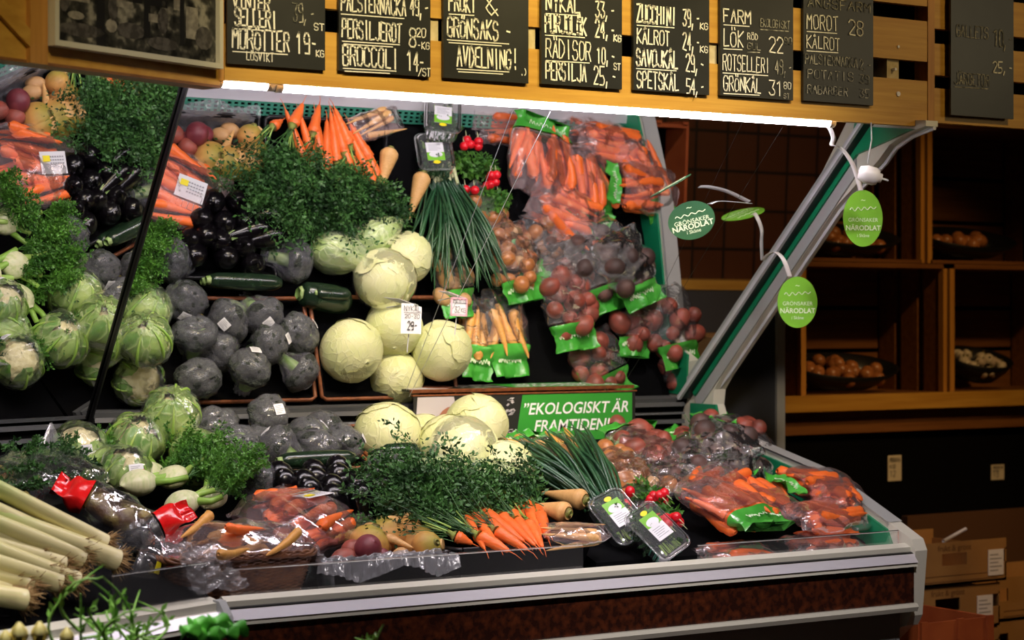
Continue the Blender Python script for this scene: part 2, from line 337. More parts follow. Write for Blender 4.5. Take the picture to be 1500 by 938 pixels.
# ------------------------------------------------------------------ lettering
GL = {'A': '00 26 40|13 33', 'B': '00 06 36 45 33 03|33 42 41 30 00', 'C': '45 36 16 05 01 10 30 41', 'D': '00 06 26 44 42 20 00', 'E': '46 06 00 40|03 33',
 'F': '46 06 00|03 33', 'G': '45 36 16 05 01 10 30 41 43 23', 'H': '00 06|40 46|03 43', 'I': '20 26', 'J': '46 41 30 10 01', 'K': '00 06|46 03 40', 'L': '06 00 40',
 'M': '00 06 23 46 40', 'N': '00 06 40 46', 'O': '10 01 05 16 36 45 41 30 10', 'P': '00 06 36 45 44 33 03', 'R': '00 06 36 45 44 33 03|23 40', 'S': '45 36 16 05 04 13 33 42 41 30 10 01',
 'T': '06 46|26 20', 'U': '06 01 10 30 41 46', 'V': '06 20 46', 'Y': '06 23 46|23 20', 'X': '00 46|06 40', 'Z': '06 46 00 40', '0': '10 01 05 16 36 45 41 30 10', '1': '05 26 20',
 '2': '05 16 36 45 44 00 40', '3': '06 46 23 42 41 30 10 01', '4': '30 36 02 42', '5': '46 06 03 33 42 41 30 00', '8': '13 04 05 16 36 45 44 33 13 02 01 10 30 41 42 33', '9': '10 40 45 36 16 05 04 13 43',
 '-': '13 33', ',': '11 0:', '!': '26 22|20 21', '&': '40 05 16 25 02 11 20 42', '.': '20 21', '/': '00 46', ')': '16 34 32 10', ' ': '', '\u00c5': '00 25 40|12 32|16 27 36 16', '\u00c4': '00 25 40|12 32|16 17|36 37', '\u00d6': '10 01 04 15 35 44 41 30 10|16 17|36 37'}
def strokes(M, text, o, ux, uz, wdt, hgt, th, seed=0, gap=1.38, jit=.26):
    """hand lettering: each stroke a thin flat ribbon on the board; o lower-left, ux/uz unit axes, wdt total width"""
    r = random.Random(seed); n = max(len(text), 1); cw = wdt/(n*gap-(gap-1)); nrm = ux.cross(uz)*-.0012
    for i, ch in enumerate(text):
        for st in GL.get(ch, '').split('|'):
            pts = []
            for c in st.split():
                if c[1] == ':': x, z = int(c[0]), -1
                else: x, z = int(c[0]), int(c[1])
                x += r.uniform(-jit, jit); z += r.uniform(-jit, jit)
                pts.append(o+ux*(i*gap*cw+x/4*cw)+uz*(z/6*hgt)-nrm)
            for a, b in zip(pts, pts[1:]):
                d = (b-a); 
                if d.length < 1e-5: continue
                d.normalize(); s = d.cross(ux.cross(uz)).normalized()*th/2; e = d*th*.35
                M.add([a-s-e, b-s+e, b+s+e, a+s-e], [(0, 1, 2, 3)])
def line(M, a, b, uz, th):
    M.add([a-uz*th/2, b-uz*th/2, b+uz*th/2, a+uz*th/2], [(0, 1, 2, 3)])
def type_(M, text, o, ux, uz, hgt, shear=0, center=True, bold=0):
    c = bpy.data.curves.new('t', 'FONT'); c.body = text; c.size = 1; c.shear = shear; c.offset = bold; c.resolution_u = 3
    if center: c.align_x = 'CENTER'
    ob = bpy.data.objects.new('t', c); COL.objects.link(ob)
    dg = bpy.context.evaluated_depsgraph_get(); me = ob.evaluated_get(dg).to_mesh()
    V = [o+ux*(v.co.x*hgt)+uz*(v.co.y*hgt) for v in me.vertices]; Fs = [tuple(p.vertices) for p in me.polygons]
    if V: M.add([tuple(v) for v in V], Fs)
    bpy.data.objects.remove(ob); bpy.data.curves.remove(c)
X_, Y_, Z_ = Vector((1, 0, 0)), Vector((0, 1, 0)), Vector((0, 0, 1))
# ================================================================== the room
struct('floor', Msh().box((-2, 0, -.05), (9, 7.2, 0)), 'floor')
struct('wall_back', Msh().box((-2, 6.9, 0), (9, 7.0, 3.5)), 'wall')
struct('wall_right', Msh().box((8.9, 0, 0), (9, 7, 3.5)), 'wall')
struct('ceiling', Msh().box((-2, 0, 3.5), (9, 7.2, 3.6)), 'wall')
# ================================================================== the display case, right section
CL, CRR = 1.87, 3.86                                    # rails run from the corner joint to the end panel
case = thing('display_case', 'long refrigerated produce case with cream front rail and brown mottled front', 'display case', (2.86, 4.6, 0))
def quad(M, pts): M.add([tuple(p) for p in pts], [tuple(range(len(pts)))])
M = Msh()                                               # flat well for the trays, then the slope up to the mirror
for prof, xa, xb in (([(4.13, .79), (4.13, .852), (4.575, .852), (4.575, .979), (5.10, 1.158), (5.10, 1.10), (4.65, .79)], None, 2.96), ([(4.13, .79), (4.13, .852), (4.288, .852), (4.288, .882), (5.10, 1.158), (5.10, 1.10), (4.65, .79)], 2.96, 3.854)):
    n = len(prof); V = [(xa if xa else 1.944-.0683*(5.11-y), y, z) for y, z in prof]+[(xb, y, z) for y, z in prof]
    M.add(V, [tuple(range(n))[::-1], tuple(range(n, 2*n))]+[(i, (i+1) % n, n+(i+1) % n, n+i) for i in range(n)])
build('deck', M, 'blackmatt', case)
M = Msh(); M.prism([(4.09, .835), (4.125, .835), (4.15, .868), (4.15, .888), (4.14, .893), (4.118, .884), (4.118, .868), (4.108, .866), (4.096, .855)], 0, CL, 3.862)
rail = build('front_rail', M, 'cream', case)
build('rail_cover', Msh().prism([(4.088, .846), (4.096, .844), (4.11, .864), (4.106, .867)], 0, CL+.002, 3.862), 'railmetal', rail)
build('rail_groove', Msh().prism([(4.1095, .868), (4.1175, .868), (4.1175, .872), (4.1095, .870)], 0, CL+.002, 3.862), 'black', rail)
build('front_panel', Msh().box((CL, 4.105, .735), (3.862, 4.14, .835)), 'marble', case)
build('trim_strip', Msh().prism([(4.092, .716), (4.13, .716), (4.13, .737), (4.092, .737), (4.086, .728)], 0, CL, 3.862), 'cream', case)
build('lower_panel', Msh().box((CL, 4.16, .02), (3.862, 4.19, .715)), 'greyframe', case)
build('plinth', Msh().box((CL, 4.19, 0), (3.86, 5.2, .10)), 'blackmatt', case)
build('body', Msh().box((CL+.3, 4.19, .10), (3.85, 5.2, .78)), 'blackmatt', case)
# inside of the front: grey lip and perforated green air grille
M = Msh(); G = 4.152
M.prism([(4.15, .872), (4.15, .887), (4.240, .872), (4.240, .862)], 0, CL+.05, 3.86); build('inner_lip', M, 'railmetal', case)
M = Msh(); nx = 94; x0 = CL+.06; st = (3.86-x0)/nx
for k in range(4): y = 4.243+k*.0115; M.prism([(y-.0025, .872-(y-4.243)*.25), (y+.0025, .871-(y-4.243)*.25), (y+.0025, .867-(y-4.243)*.25), (y-.0025, .868-(y-4.243)*.25)], 0, x0, 3.86)
for i in range(nx+1):
    k = x0+i*st; M.prism([(4.243, .8715), (4.280, .862), (4.280, .858), (4.243, .8675)], 0, k-.0045, k+.0045)
build('air_grille', M, 'grille', case)
# back strip under the mirror
M = Msh(); M.box((1.94, 5.105, 1.05), (3.84, 5.16, 1.232)); build('back_strip', M, 'blackmatt', case)
M = Msh()
for z, t in ((1.232, .006), (1.205, .003), (1.18, .006)): M.prism([(5.085, z-t), (5.105, z-t), (5.105, z+t), (5.088, z+t)], 0, 1.945, 3.84)
build('ledge_molding', M, 'darkgrey', case)
# mirror
TZ = 2.055
def onplaneR(x, z): return Vector((x, MB.y-(z-MB.z)*NR.z/NR.y, z))
ce = (E1-E2).normalized()
def edge(z): return E2+ce*((z-E2.z)/ce.z)
def slab(M, pts, n, t=.006):
    a = [tuple(p) for p in pts]; b = [tuple(p-n*t) for p in pts]; k = len(a)
    M.add(a+b, [tuple(range(k)), tuple(range(2*k-1, k-1, -1))]+[(i, k+i, k+(i+1) % k, (i+1) % k) for i in range(k)])
g = Vector((.008, 0, 0))
M = Msh(); slab(M, [edge(1.236)+g, onplaneR(3.82, 1.236), onplaneR(3.82, TZ), edge(TZ)+g], NR); build('mirror', M, 'mirror', case)
M = Msh(); off = -NR*.05-Vector((0, 0, 0))
M.prism([(5.11, 1.1), (5.20, 1.1), (5.2, 2.35), (4.25, 2.35), (4.25, 2.07), tuple(onplaneR(0, 2.06)-NR*.012)[1:], tuple(onplaneR(0, 1.236)-NR*.012)[1:]], 0, 1.98, 3.80)
build('mirror_casing', M, 'blackmatt', case)
M = Msh(); M.tube([edge(1.20)+NR*.004, edge(2.06)+NR*.004], .0065, 8); build('mirror_joint', M, 'black', case)
# end panel: one C-shaped sheet from the front rail round to the top of the mirror
def mp(z, s): p = onplaneR(0, z)+NR*s; return (p.y, p.z)
def arc(c, r, a, b, n=8): return [(c[0]+r*math.cos(math.radians(a+(b-a)*i/n)), c[1]+r*math.sin(math.radians(a+(b-a)*i/n))) for i in range(n+1)]
front = [(4.155, .665), (4.135, .672), (4.118, .70), (4.10, .875), (4.115, .905), (4.19, .938), (4.49, 1.060), (4.80, 1.128), (4.90, 1.155), (4.955, 1.19), (4.975, 1.235), (4.968, 1.28)]
strut = [mp(z, .055) for z in (1.36, 1.5, 1.7, 1.85)]
top = [(4.245, 1.925), (4.20, 1.965), (4.14, 1.99), (4.06, 2.005)]
back = [(4.06, 2.02), (4.26, 2.04), mp(2.03, -.012), mp(1.6, -.012), mp(1.25, -.012), (5.13, 1.20), (5.13, .62), (4.3, .55)]
M = Msh(); M.prism(front+strut+top+back, 0, 3.862, 3.905)
endp = build('end_panel', M, 'cream', case)
# inner lining: green below and up the mirror side, with a black gasket and light edge along the mirror
M = Msh(); M.prism([(4.16, .84), (4.205, .925), (4.49, 1.044), (4.80, 1.112), (4.93, 1.16), (4.955, 1.235), (5.08, 1.235), (5.08, .9)], 0, 3.855, 3.863); build('green_lining', M, 'green', endp)
M = Msh(); M.prism([mp(1.27, .018), mp(1.96, .018), (4.20, 1.975), (4.1, 2.0), mp(2.02, .002), mp(1.27, .002)], 0, 3.852, 3.8625); build('green_strip', M, 'green', endp)
M = Msh(); M.prism([mp(1.25, .003), mp(2.03, .003), mp(2.03, -.008), mp(1.25, -.008)], 0, 3.82, 3.861); build('gasket', M, 'black', endp)
M = Msh(); M.prism([mp(1.25, .006), mp(2.03, .006), mp(2.03, -.008), mp(1.25, -.008)], 0, 3.812, 3.822); build('edge_bead', M, 'lightframe', endp)
M = Msh(); M.prism([mp(1.262, .054), mp(1.93, .054), mp(1.95, .02), mp(1.262, .02)], 0, 3.856, 3.864); build('grey_face', M, 'greyframe', endp)
E1p = [(4.2, .944), (4.49, 1.066), (4.80, 1.134), (4.90, 1.161)]
M = Msh(); G_ = np.array([[(x, y, z) for x in (3.858, 3.909)] for y, z in E1p]); M.grid(G_)
G2 = G_.copy(); G2[:, :, 2] -= .006; k = M.n; M.grid(G2[:, ::-1]); build('top_capping', M, 'greyframe', endp)
# grey curved bead on the strut's front edge, as it turns at both ends
pts = [(3.884, y, z) for y, z in [(4.80, 1.135), (4.90, 1.160), (4.962, 1.19), (4.982, 1.235), (4.974, 1.282)]+[mp(z, .058) for z in (1.37, 1.6, 1.84)]+[(4.238, 1.918), (4.195, 1.957), (4.135, 1.983), (4.05, 2.0)]]
M = Msh(); M.tube(pts, .006, 6); build('edge_molding', M, 'lightframe', endp)
# ================================================================== left, angled section
def Lp(u, d, z): p = E2+UL*u+DL*d; return Vector((p.x, p.y, z))
UC = (4.10-(E2+DL*.903).y)/UL.y
case2 = thing('display_case', 'angled corner section of the produce case under the leeks', 'display case', Lp(1.0, .5, 0))
def Lprism(M, poly, u0, u1):
    n = len(poly); V = [tuple(Lp(u0, d, z)) for d, z in poly]+[tuple(Lp(u1, d, z)) for d, z in poly]
    M.add(V, [tuple(range(n)), tuple(range(2*n-1, n-1, -1))]+[(i, n+i, n+(i+1) % n, (i+1) % n) for i in range(n)]); return M
U2 = UC+1.7
V = [tuple(Lp(u, d, z)) for d, z in ((.85, .80), (.85, .868), (0, 1.158), (0, 1.08)) for u in (.507*d+.004, U2)]
build('deck', Msh().add(V, [(0, 1, 3, 2), (2, 3, 5, 4), (4, 5, 7, 6), (6, 7, 1, 0), (0, 2, 4, 6), (1, 7, 5, 3)]), 'blackmatt', case2)
rl = build('front_rail', Lprism(Msh(), [(.915, .835), (.87, .835), (.85, .868), (.85, .893), (.885, .884), (.885, .868), (.905, .855)], UC, U2), 'cream', case2)
build('rail_cover', Lprism(Msh(), [(.914, .846), (.906, .844), (.893, .865), (.896, .867)], UC+.01, U2), 'railmetal', rl)
build('rail_clip', Lprism(Msh(), [(.92, .835), (.88, .835), (.875, .89), (.892, .888), (.912, .858)], UC-.004, UC+.018), 'greyframe', rl)
build('front_panel', Lprism(Msh(), [(.90, .74), (.87, .74), (.87, .835), (.90, .835)], UC, U2), 'marble', case2)
build('lower_panel', Lprism(Msh(), [(.85, 0), (.1, 0), (.1, .8), (.85, .8)], UC, U2), 'blackmatt', case2)
build('air_grille', Lprism(Msh(), [(.85, .84), (.847, .84), (.847, .87), (.85, .87)], UC, U2), 'grille', case2)
M = Msh(); Lprism(M, [(-.006, 1.06), (-.05, 1.06), (-.05, 1.228), (-.006, 1.228)], 0, U2); build('back_strip', M, 'blackmatt', case2)
M = Msh()
for z, t in ((1.222, .006), (1.19, .005)): Lprism(M, [(.014, z-t), (-.005, z-t), (-.005, z+t), (.012, z+t)], .005, U2)
build('ledge_molding', M, 'darkgrey', case2)
def onplaneL(u, z):
    p = E2+UL*u; p.z = z; e = NL.dot(p)-OL; return p-DL*(e/NL.dot(DL))
M = Msh(); slab(M, [onplaneL(U2, 1.236), edge(1.236)-g, edge(TZ)-g, onplaneL(U2, TZ)], NL); build('mirror', M, 'mirror', case2)
M = Msh(); slab(M, [onplaneL(U2, 1.20)-NL*.03, edge(1.20)-g*3-NL*.03, edge(2.06)-g*3-NL*.03, onplaneL(U2, 2.06)-NL*.03], NL, .03); build('mirror_casing', M, 'blackmatt', case2)
# ================================================================== fluorescent tubes
def tube_lamp(x0, x1, y, z, label):
    t = thing('fluorescent_tube', label, 'lamp', ((x0+x1)/2, y, z))
    build('tube', Msh().tube([(x0, y, z), (x1, y, z)], .0125, 12), emit('tube_glow', (1, .90, .98), TUBE), t, True)
    M = Msh()
    for x in (x0-.018, x1): build('end_cap', Msh().tube([(x, y, z), (x+.018, y, z)], .014, 12), 'whiteplastic', t, True)
    pass
    build('batten', Msh().box((x0-.02, y-.012, z+.016), (x1+.02, y+.02, z+.03)), 'greyframe', t)
tube_lamp(2.02, 3.60, 4.15, 2.0085, 'long lit white fluorescent tube under the wooden fascia')
tube_lamp(1.875, 1.982, 4.15, 2.0105, 'short end of a lit tube left of the long one')
t = thing('fluorescent_tube', 'lit tube tucked up behind the left wooden fascia', 'lamp', Lp(.9, .80, 2.03))
M = Msh().tube([Lp(.35, .80, 2.035), Lp(1.5, .80, 2.035)], .0125, 10); build('tube', M, emit('tube_glow', (1, .90, .98), TUBE), t, True)
# ================================================================== wooden fascia
FY = 4.1
fas = thing('wooden_fascia', 'slatted yellow pine fascia carrying the row of chalkboards', 'fascia', (2.85, FY, 2.007))
M = Msh(); M.box((1.86, FY, 2.008), (3.905, FY+.022, 2.130)); build('plank', M, 'pine', fas)
M = Msh(); M.box((1.86, FY, 2.182), (3.905, FY+.022, 2.29)); build('plank', M, 'pine', fas)
M = Msh(); M.box((1.86, FY, 2.33), (3.905, FY+.022, 2.45)); build('plank', M, 'pine', fas)
build('backing', Msh().box((1.85, FY+.08, 2.02), (3.905, FY+.09, 2.45)), 'blackmatt', fas)
for x in (2.385, 2.65, 3.19, 3.80): build('block', Msh().box((x-.03, FY+.01, 2.10), (x+.012, FY+.075, 2.2)), 'block', fas)
build('post', Msh().box((3.906, FY-.002, 2.006), (3.93, FY+.05, 2.45)), 'pine_v', fas)
build('post', Msh().box((1.832, FY-.002, 2.006), (1.858, FY+.04, 2.45)), 'pine_v', fas)
build('soffit', Msh().box((1.86, FY+.022, 2.052), (3.905, FY+.09, 2.060)), 'pine', fas)
M = Msh()
for x, z in ((3.80, 2.215), (3.80, 2.09), (3.79, 2.155)): M.tube([(x, FY-.003, z), (x, FY+.01, z)], .004 if z != 2.09 else .0065, 10)
build('screw_head', M, 'white', fas)
fr = thing('wooden_fascia', 'dim slatted wooden fascia beyond the gap at the far right top', 'fascia', (4.3, FY+.01, 2.02))
for z0, z1 in ((2.022, 2.115), (2.15, 2.235), (2.275, 2.37)): build('plank', Msh().box((3.935, FY+.01, z0), (4.9, FY+.032, z1)), 'pine', fr)
build('backing', Msh().box((3.935, FY+.08, 2.03), (4.9, FY+.09, 2.42)), 'blackmatt', fr)
# left fascia (turned with the corner section)
c0 = atY(322, 118, 4.1); c0.z = 2.007
def Lf(u, d, z): p = c0+UL*u+DL*d; return Vector((p.x, p.y, z))
def Lbox(M, u0, u1, d0, d1, z0, z1):
    V = [tuple(Lf(u, d, z)) for z in (z0, z1) for u, d in ((u0, d0), (u1, d0), (u1, d1), (u0, d1))]
    return M.add(V, [(0, 1, 2, 3), (7, 6, 5, 4), (0, 4, 5, 1), (1, 5, 6, 2), (2, 6, 7, 3), (3, 7, 4, 0)])
fl = thing('wooden_fascia', 'angled yellow wooden fascia behind the framed photograph', 'fascia', Lf(.5, 0, 2.0))
build('plank', Lbox(Msh(), 0, 1.5, 0, -.022, 1.994, 2.13), 'pine', fl)
build('plank', Lbox(Msh(), 0, 1.5, 0, -.022, 2.14, 2.27), 'pine', fl)
build('backing', Lbox(Msh(), 0, 1.5, -.03, -.04, 2.0, 2.45), 'blackmatt', fl)
build('bottom_edge', Lbox(Msh(), 0, 1.5, .002, -.05, 1.990, 1.996), 'crate_wood', fl)
build('brace', Lbox(Msh(), .50, .545, .012, 0, 1.99, 2.27), 'pine_v', fl)
M = Msh(); a = [(.545, 2.02), (.545, 2.055), (.75, 2.20), (.75, 2.165)]
M.add([tuple(Lf(u, d, z)) for d in (.012, .002) for u, z in a], [(0, 1, 2, 3), (7, 6, 5, 4), (0, 4, 5, 1), (1, 5, 6, 2), (2, 6, 7, 3), (3, 7, 4, 0)]); build('brace', M, 'pine', fl)
# framed black and white photograph
pic = thing('framed_photograph', 'black and white market photograph in a silver frame on the left fascia', 'picture', Lf(.25, .02, 2.03))
un = -UL
def Pq(u, d, z): return Lf(u, d, z)
def fdist(px, py):
    d = ray(px, py); t = (c0-EYE).dot(DL)/d.dot(DL); return EYE+d*t
pa, pb = fdist(65, 66), fdist(312, 104)
u_a, u_b = (pa-c0).dot(UL), (pb-c0).dot(UL); zb = .5*(pa.z+pb.z); zt = zb+.30
for (u0, u1, z0, z1) in ((u_a, u_b, zb, zb+.011), (u_a, u_b, zt-.011, zt), (u_a, u_a-.011, zb+.011, zt-.011), (u_b+.011, u_b, zb+.011, zt-.011)):
    M = Msh(); Lbox(M, max(u0, u1), min(u0, u1), .03, .004, z0, z1); build('frame_rail', M, 'picframe', pic)
m, nt, N, L, b = nodes('old_photo'); tc = N.new('ShaderNodeTexCoord'); n1 = N.new('ShaderNodeTexNoise'); n1.inputs['Scale'].default_value = 34; n1.inputs['Detail'].default_value = 5
L.new(tc.outputs['Object'], n1.inputs[0]); r_ = ramp(N, [(.38, (.012, .012, .010)), (.52, (.05, .048, .036)), (.68, (.30, .28, .20))]); L.new(n1.outputs[0], r_.inputs[0])
L.new(r_.outputs[0], b.inputs['Base Color']); b.inputs['Roughness'].default_value = .35
build('print', Lbox(Msh(), u_a-.011, u_b+.011, .018, .006, zb+.011, zt-.011), m, pic)
M_['photopale'] = P('photo_pale', (.34, .31, .22), .5, noise=(60, (.2, .18, .13), .4, .6)); M_['photodark'] = P('photo_dark', (.012, .012, .011), .5); M_['photomid'] = P('photo_mid', (.11, .10, .08), .5, noise=(70, (.05, .045, .035), .4, .6))
def pq(mat, rects, name):                               # shapes of the print: stalls, windows, people
    W = u_a-u_b-.022
    for sh in rects:
        M = Msh()
        if len(sh) == 4: x0, z0, x1, z1 = sh; sh = [(x0, z0), (x1, z0), (x1, z1), (x0, z1)]
        M.add([tuple(Lf(u_a-.011-x*W, .0186, zb+.011+z*(zt-zb-.022))) for x, z in sh], [tuple(range(len(sh)))])
        build(name, M, mat, pic)
def blob(x, z, rx, rz, n=10): return [(x+rx*math.cos(i*2*PI/n), z+rz*math.sin(i*2*PI/n)) for i in range(n)]
pq('photopale', [(.08, .30, .20, .42), (.30, .42, .40, .58), (.36, .31, .46, .40), (.56, .24, .64, .30), (.80, .16, .88, .40), (.72, .36, .77, .44), blob(.33, .165, .035, .05), blob(.12, .20, .05, .03), (.86, .5, .97, .58)], 'pale_patch')
pq('photodark', [(.11, .42, .22, .60), (.24, .0, .29, .62), (.40, .36, .52, .55), (.53, .12, .57, .62), (.76, .10, .79, .62), (.57, .36, .68, .50)], 'dark_patch')
pq('photomid', [blob(.05, .33, .035, .12), blob(.045, .46, .014, .03), blob(.34, .30, .03, .10), blob(.355, .41, .013, .028), blob(.65, .26, .035, .10), blob(.655, .385, .013, .028), blob(.92, .18, .06, .09), blob(.45, .15, .09, .06), blob(.15, .10, .14, .05), blob(.65, .09, .10, .05)], 'grey_figure')
# ================================================================== chalkboards
ZS = {1: (1.02, 1.24, 0), 2: (1.25, 1.26, -.004), 3: (1.48, 1.3, 0), 4: (1.42, 1.28, -.005), 5: (1.5, 1.24, -.009), 6: (1.5, 1.2, -.005), 7: (1.66, 1.2, .006), 8: (1.5, 1.3, 0)}
def board(x0, x1, zb, rows, label, sd, dim=False, y=FY-.012, h=.36):
    t = thing('chalkboard', label, 'chalkboard', ((x0+x1)/2, y, zb))
    build('slate', Msh().box((x0, y, zb), (x1, y+.008, zb+h)), 'board', t)
    ME = {'chalk': Msh(), 'chalkdim': Msh()}; W = x1-x0
    for i, (txt, a, b, z, hh, th, und, mm) in enumerate(rows):
        zs, hs, za = ZS[sd]; z = z*zs+za; hh *= hs; th *= 1.08
        M = ME[mm]; o = Vector((x0+a*W, y-.0012, zb+z)); strokes(M, txt, o, X_, Z_, (b-a)*W, hh, th, sd*17+i)
        for k in range(und): line(M, o+Vector((.004*k, 0, -.008-.006*k)), o+Vector(((b-a)*W*(.98-.12*k), 0, -.006-.006*k)), Z_, .0022)
    M = Msh(); nc = len(ME['chalk'].f)
    for k in ('chalk', 'chalkdim'):
        if ME[k].n: M.merge(ME[k])
    o = build('lettering', M, ['chalk', 'chalkdim'], t)
    for i, p in enumerate(o.data.polygons): p.material_index = 0 if i < nc else 1
c, d = 'chalk', 'chalkdim'
board(1.861, 2.096, 2.043, [('VINTER', .05, .42, .118, .024, .0032, 0, c), ('39,-', .66, .88, .100, .032, .0025, 0, d), ('ST', .88, .98, .085, .012, .002, 0, c), ('SELLERI', .07, .49, .082, .030, .0036, 1, c), ('MOR\u00d6TTER', .05, .62, .034, .034, .0034, 1, c), ('19-', .70, .90, .034, .034, .0034, 0, c), ('KG', .90, .98, .028, .012, .002, 0, c), ('L\u00d6SVIKT', .19, .46, .010, .015, .0018, 0, c)], 'chalkboard reading SELLERI and MOR\u00d6TTER 19, first beside the framed photograph', 1)
board(2.130, 2.364, 2.045, [('PALSTERNACKA', .02, .72, .110, .030, .0032, 1, c), ('49,-', .77, .97, .112, .032, .0032, 0, c), ('PERSILJEROT', .03, .67, .062, .032, .0034, 2, c), ('8', .76, .83, .055, .034, .0034, 0, c), ('20', .84, .94, .074, .016, .0024, 0, c), ('-KG', .85, .98, .053, .012, .002, 0, c), ('BROCCOLI', .04, .63, .014, .034, .0036, 2, c), ('14-', .74, .92, .012, .034, .0034, 0, c), ('/ST', .86, .99, .004, .014, .002, 0, c)], 'chalkboard reading PERSILJEROT and BROCCOLI 14', 2)
board(2.398, 2.629, 2.046, [('FRUKT', .06, .36, .104, .034, .0038, 1, c), ('&', .48, .62, .104, .034, .003, 0, c), ('GR\u00d6NSAKS -', .04, .78, .064, .034, .0038, 2, c), ('AVDELNING', .15, .78, .020, .034, .0038, 2, c), ('!', .81, .86, .020, .036, .0034, 0, c), ('.)', .90, .97, .012, .012, .002, 0, c)], 'chalkboard reading FRUKT & GR\u00d6NSAKS-AVDELNING with a smiley', 3)
board(2.665, 2.897, 2.048, [('NYK\u00c5L', .05, .46, .126, .030, .004, 1, c), ('33,-', .66, .90, .122, .030, .0034, 0, c), ('PURJOL\u00d6K', .04, .54, .090, .032, .0044, 1, c), ('24,-', .66, .90, .088, .032, .004, 0, c), ('KG', .89, .98, .084, .012, .003, 0, c), ('R\u00c4DISOR', .05, .60, .048, .034, .0030, 1, c), ('10,-', .68, .90, .044, .030, .0034, 0, c), ('ST', .89, .97, .036, .012, .0026, 0, c), ('PERSILJA', .05, .54, .012, .032, .0036, 0, c), ('25,-', .64, .92, .008, .034, .0032, 0, c)], 'chalkboard reading PURJOL\u00d6K, R\u00c4DISOR and PERSILJA 25', 4)
board(2.931, 3.162, 2.049, [('ZUCCHINI', .04, .54, .116, .034, .0044, 1, c), ('39,-', .64, .86, .116, .034, .0034, 0, c), ('KG', .87, .97, .114, .012, .0024, 0, c), ('K\u00c5LROT', .04, .46, .082, .028, .0032, 0, c), ('24,-', .64, .86, .078, .034, .0034, 0, c), ('KG', .87, .97, .076, .012, .0024, 0, c), ('SAVOJK\u00c5L', .03, .57, .046, .032, .004, 1, c), ('29,-', .68, .92, .042, .034, .0034, 0, c), ('SPETSK\u00c5L', .04, .58, .010, .032, .0034, 0, c), ('54,-', .69, .92, .006, .030, .003, 0, c)], 'chalkboard reading ZUCCHINI, SAVOJK\u00c5L and SPETSK\u00c5L 54', 5)
board(3.196, 3.431, 2.051, [('FARM', .04, .40, .126, .026, .0034, 1, c), ('EKOLOGISKT', .54, .94, .124, .016, .0018, 1, d), ('L\u00d6K', .04, .30, .086, .034, .003, 1, c), ('R\u00d6D', .36, .50, .100, .013, .0018, 0, c), ('GUL', .36, .54, .084, .013, .0018, 1, d), ('22', .66, .85, .082, .032, .003, 0, c), ('90', .87, .97, .098, .014, .002, 0, d), ('ROTSELLERI', .03, .66, .046, .032, .0026, 1, c), ('49,-', .74, .97, .046, .030, .0026, 0, d), ('GR\u00d6NK\u00c5L', .04, .54, .012, .030, .003, 1, c), ('31', .66, .84, .010, .030, .003, 0, c), ('80', .86, .96, .022, .014, .002, 0, c), ('ST', .86, .94, .006, .010, .002, 0, d)], 'chalkboard reading L\u00d6K 22, ROTSELLERI and GR\u00d6NK\u00c5L 31', 6)
board(3.465, 3.702, 2.053, [('\u00c5NGSFARM', .05, .95, .142, .020, .0024, 0, d), ('MOROT', .04, .48, .108, .030, .0026, 1, c), ('28', .64, .84, .104, .032, .003, 0, c), ('K\u00c5LROT', .04, .50, .078, .026, .0024, 1, c), ('PALSTERNACKA', .02, .76, .054, .020, .002, 0, d), ('2,-', .80, .96, .052, .020, .002, 0, d), ('POTATIS', .05, .70, .032, .018, .002, 0, d), ('39', .80, .93, .030, .018, .002, 0, d), ('RABARBER', .05, .62, .008, .018, .002, 0, d), ('35', .80, .93, .008, .018, .002, 0, d)], 'chalkboard reading MOROT 28 over faded lines, last on the main fascia', 7)
board(3.98, 4.215, 2.043, [('GALLETS', .08, .58, .142, .024, .0022, 0, d), ('10,-', .68, .98, .130, .036, .0030, 0, d), ('25,-', .66, .97, .082, .024, .0030, 0, c), ('J\u00c4RBETOR', .05, .60, .056, .024, .0020, 1, d)], 'chalkboard alone on the far right fascia reading 25', 8, h=.34)
M = Msh()
# ================================================================== produce prototypes (long axis +Z)
def lathe(prof, n=16, noise=0, nsc=20, seed=0):
    prof = np.asarray(prof, float); a = np.arange(n)*2*PI/n
    G = np.stack([prof[:, 0:1]*np.cos(a), prof[:, 0:1]*np.sin(a), np.repeat(prof[:, 1:2], n, 1)], -1)
    if noise:
        f = 1+noise*nz(G.reshape(-1, 3), nsc, seed).reshape(G.shape[:2]); G[..., 0] *= f; G[..., 1] *= f
    M = Msh(); M.grid(G, wv=True); k = len(prof)
    M.f.append(tuple(range(n))[::-1]); M.f.append(tuple((k-1)*n+j for j in range(n))); return M
def ball(rx, ry, rz, nu=14, nv=22, noise=.04, nsc=40, seed=0):
    t = np.linspace(.02, PI-.02, nu); a = np.arange(nv)*2*PI/nv
    G = np.stack([np.outer(np.sin(t), np.cos(a))*rx, np.outer(np.sin(t), np.sin(a))*ry, np.outer(-np.cos(t), np.ones(nv))*rz], -1)
    if noise: G *= (1+noise*nz(G.reshape(-1, 3), nsc, seed)).reshape(G.shape[:2])[..., None]
    M = Msh(); M.grid(G, wv=True); M.f.append(tuple(range(nv))[::-1]); M.f.append(tuple((nu-1)*nv+j for j in range(nv))); return M
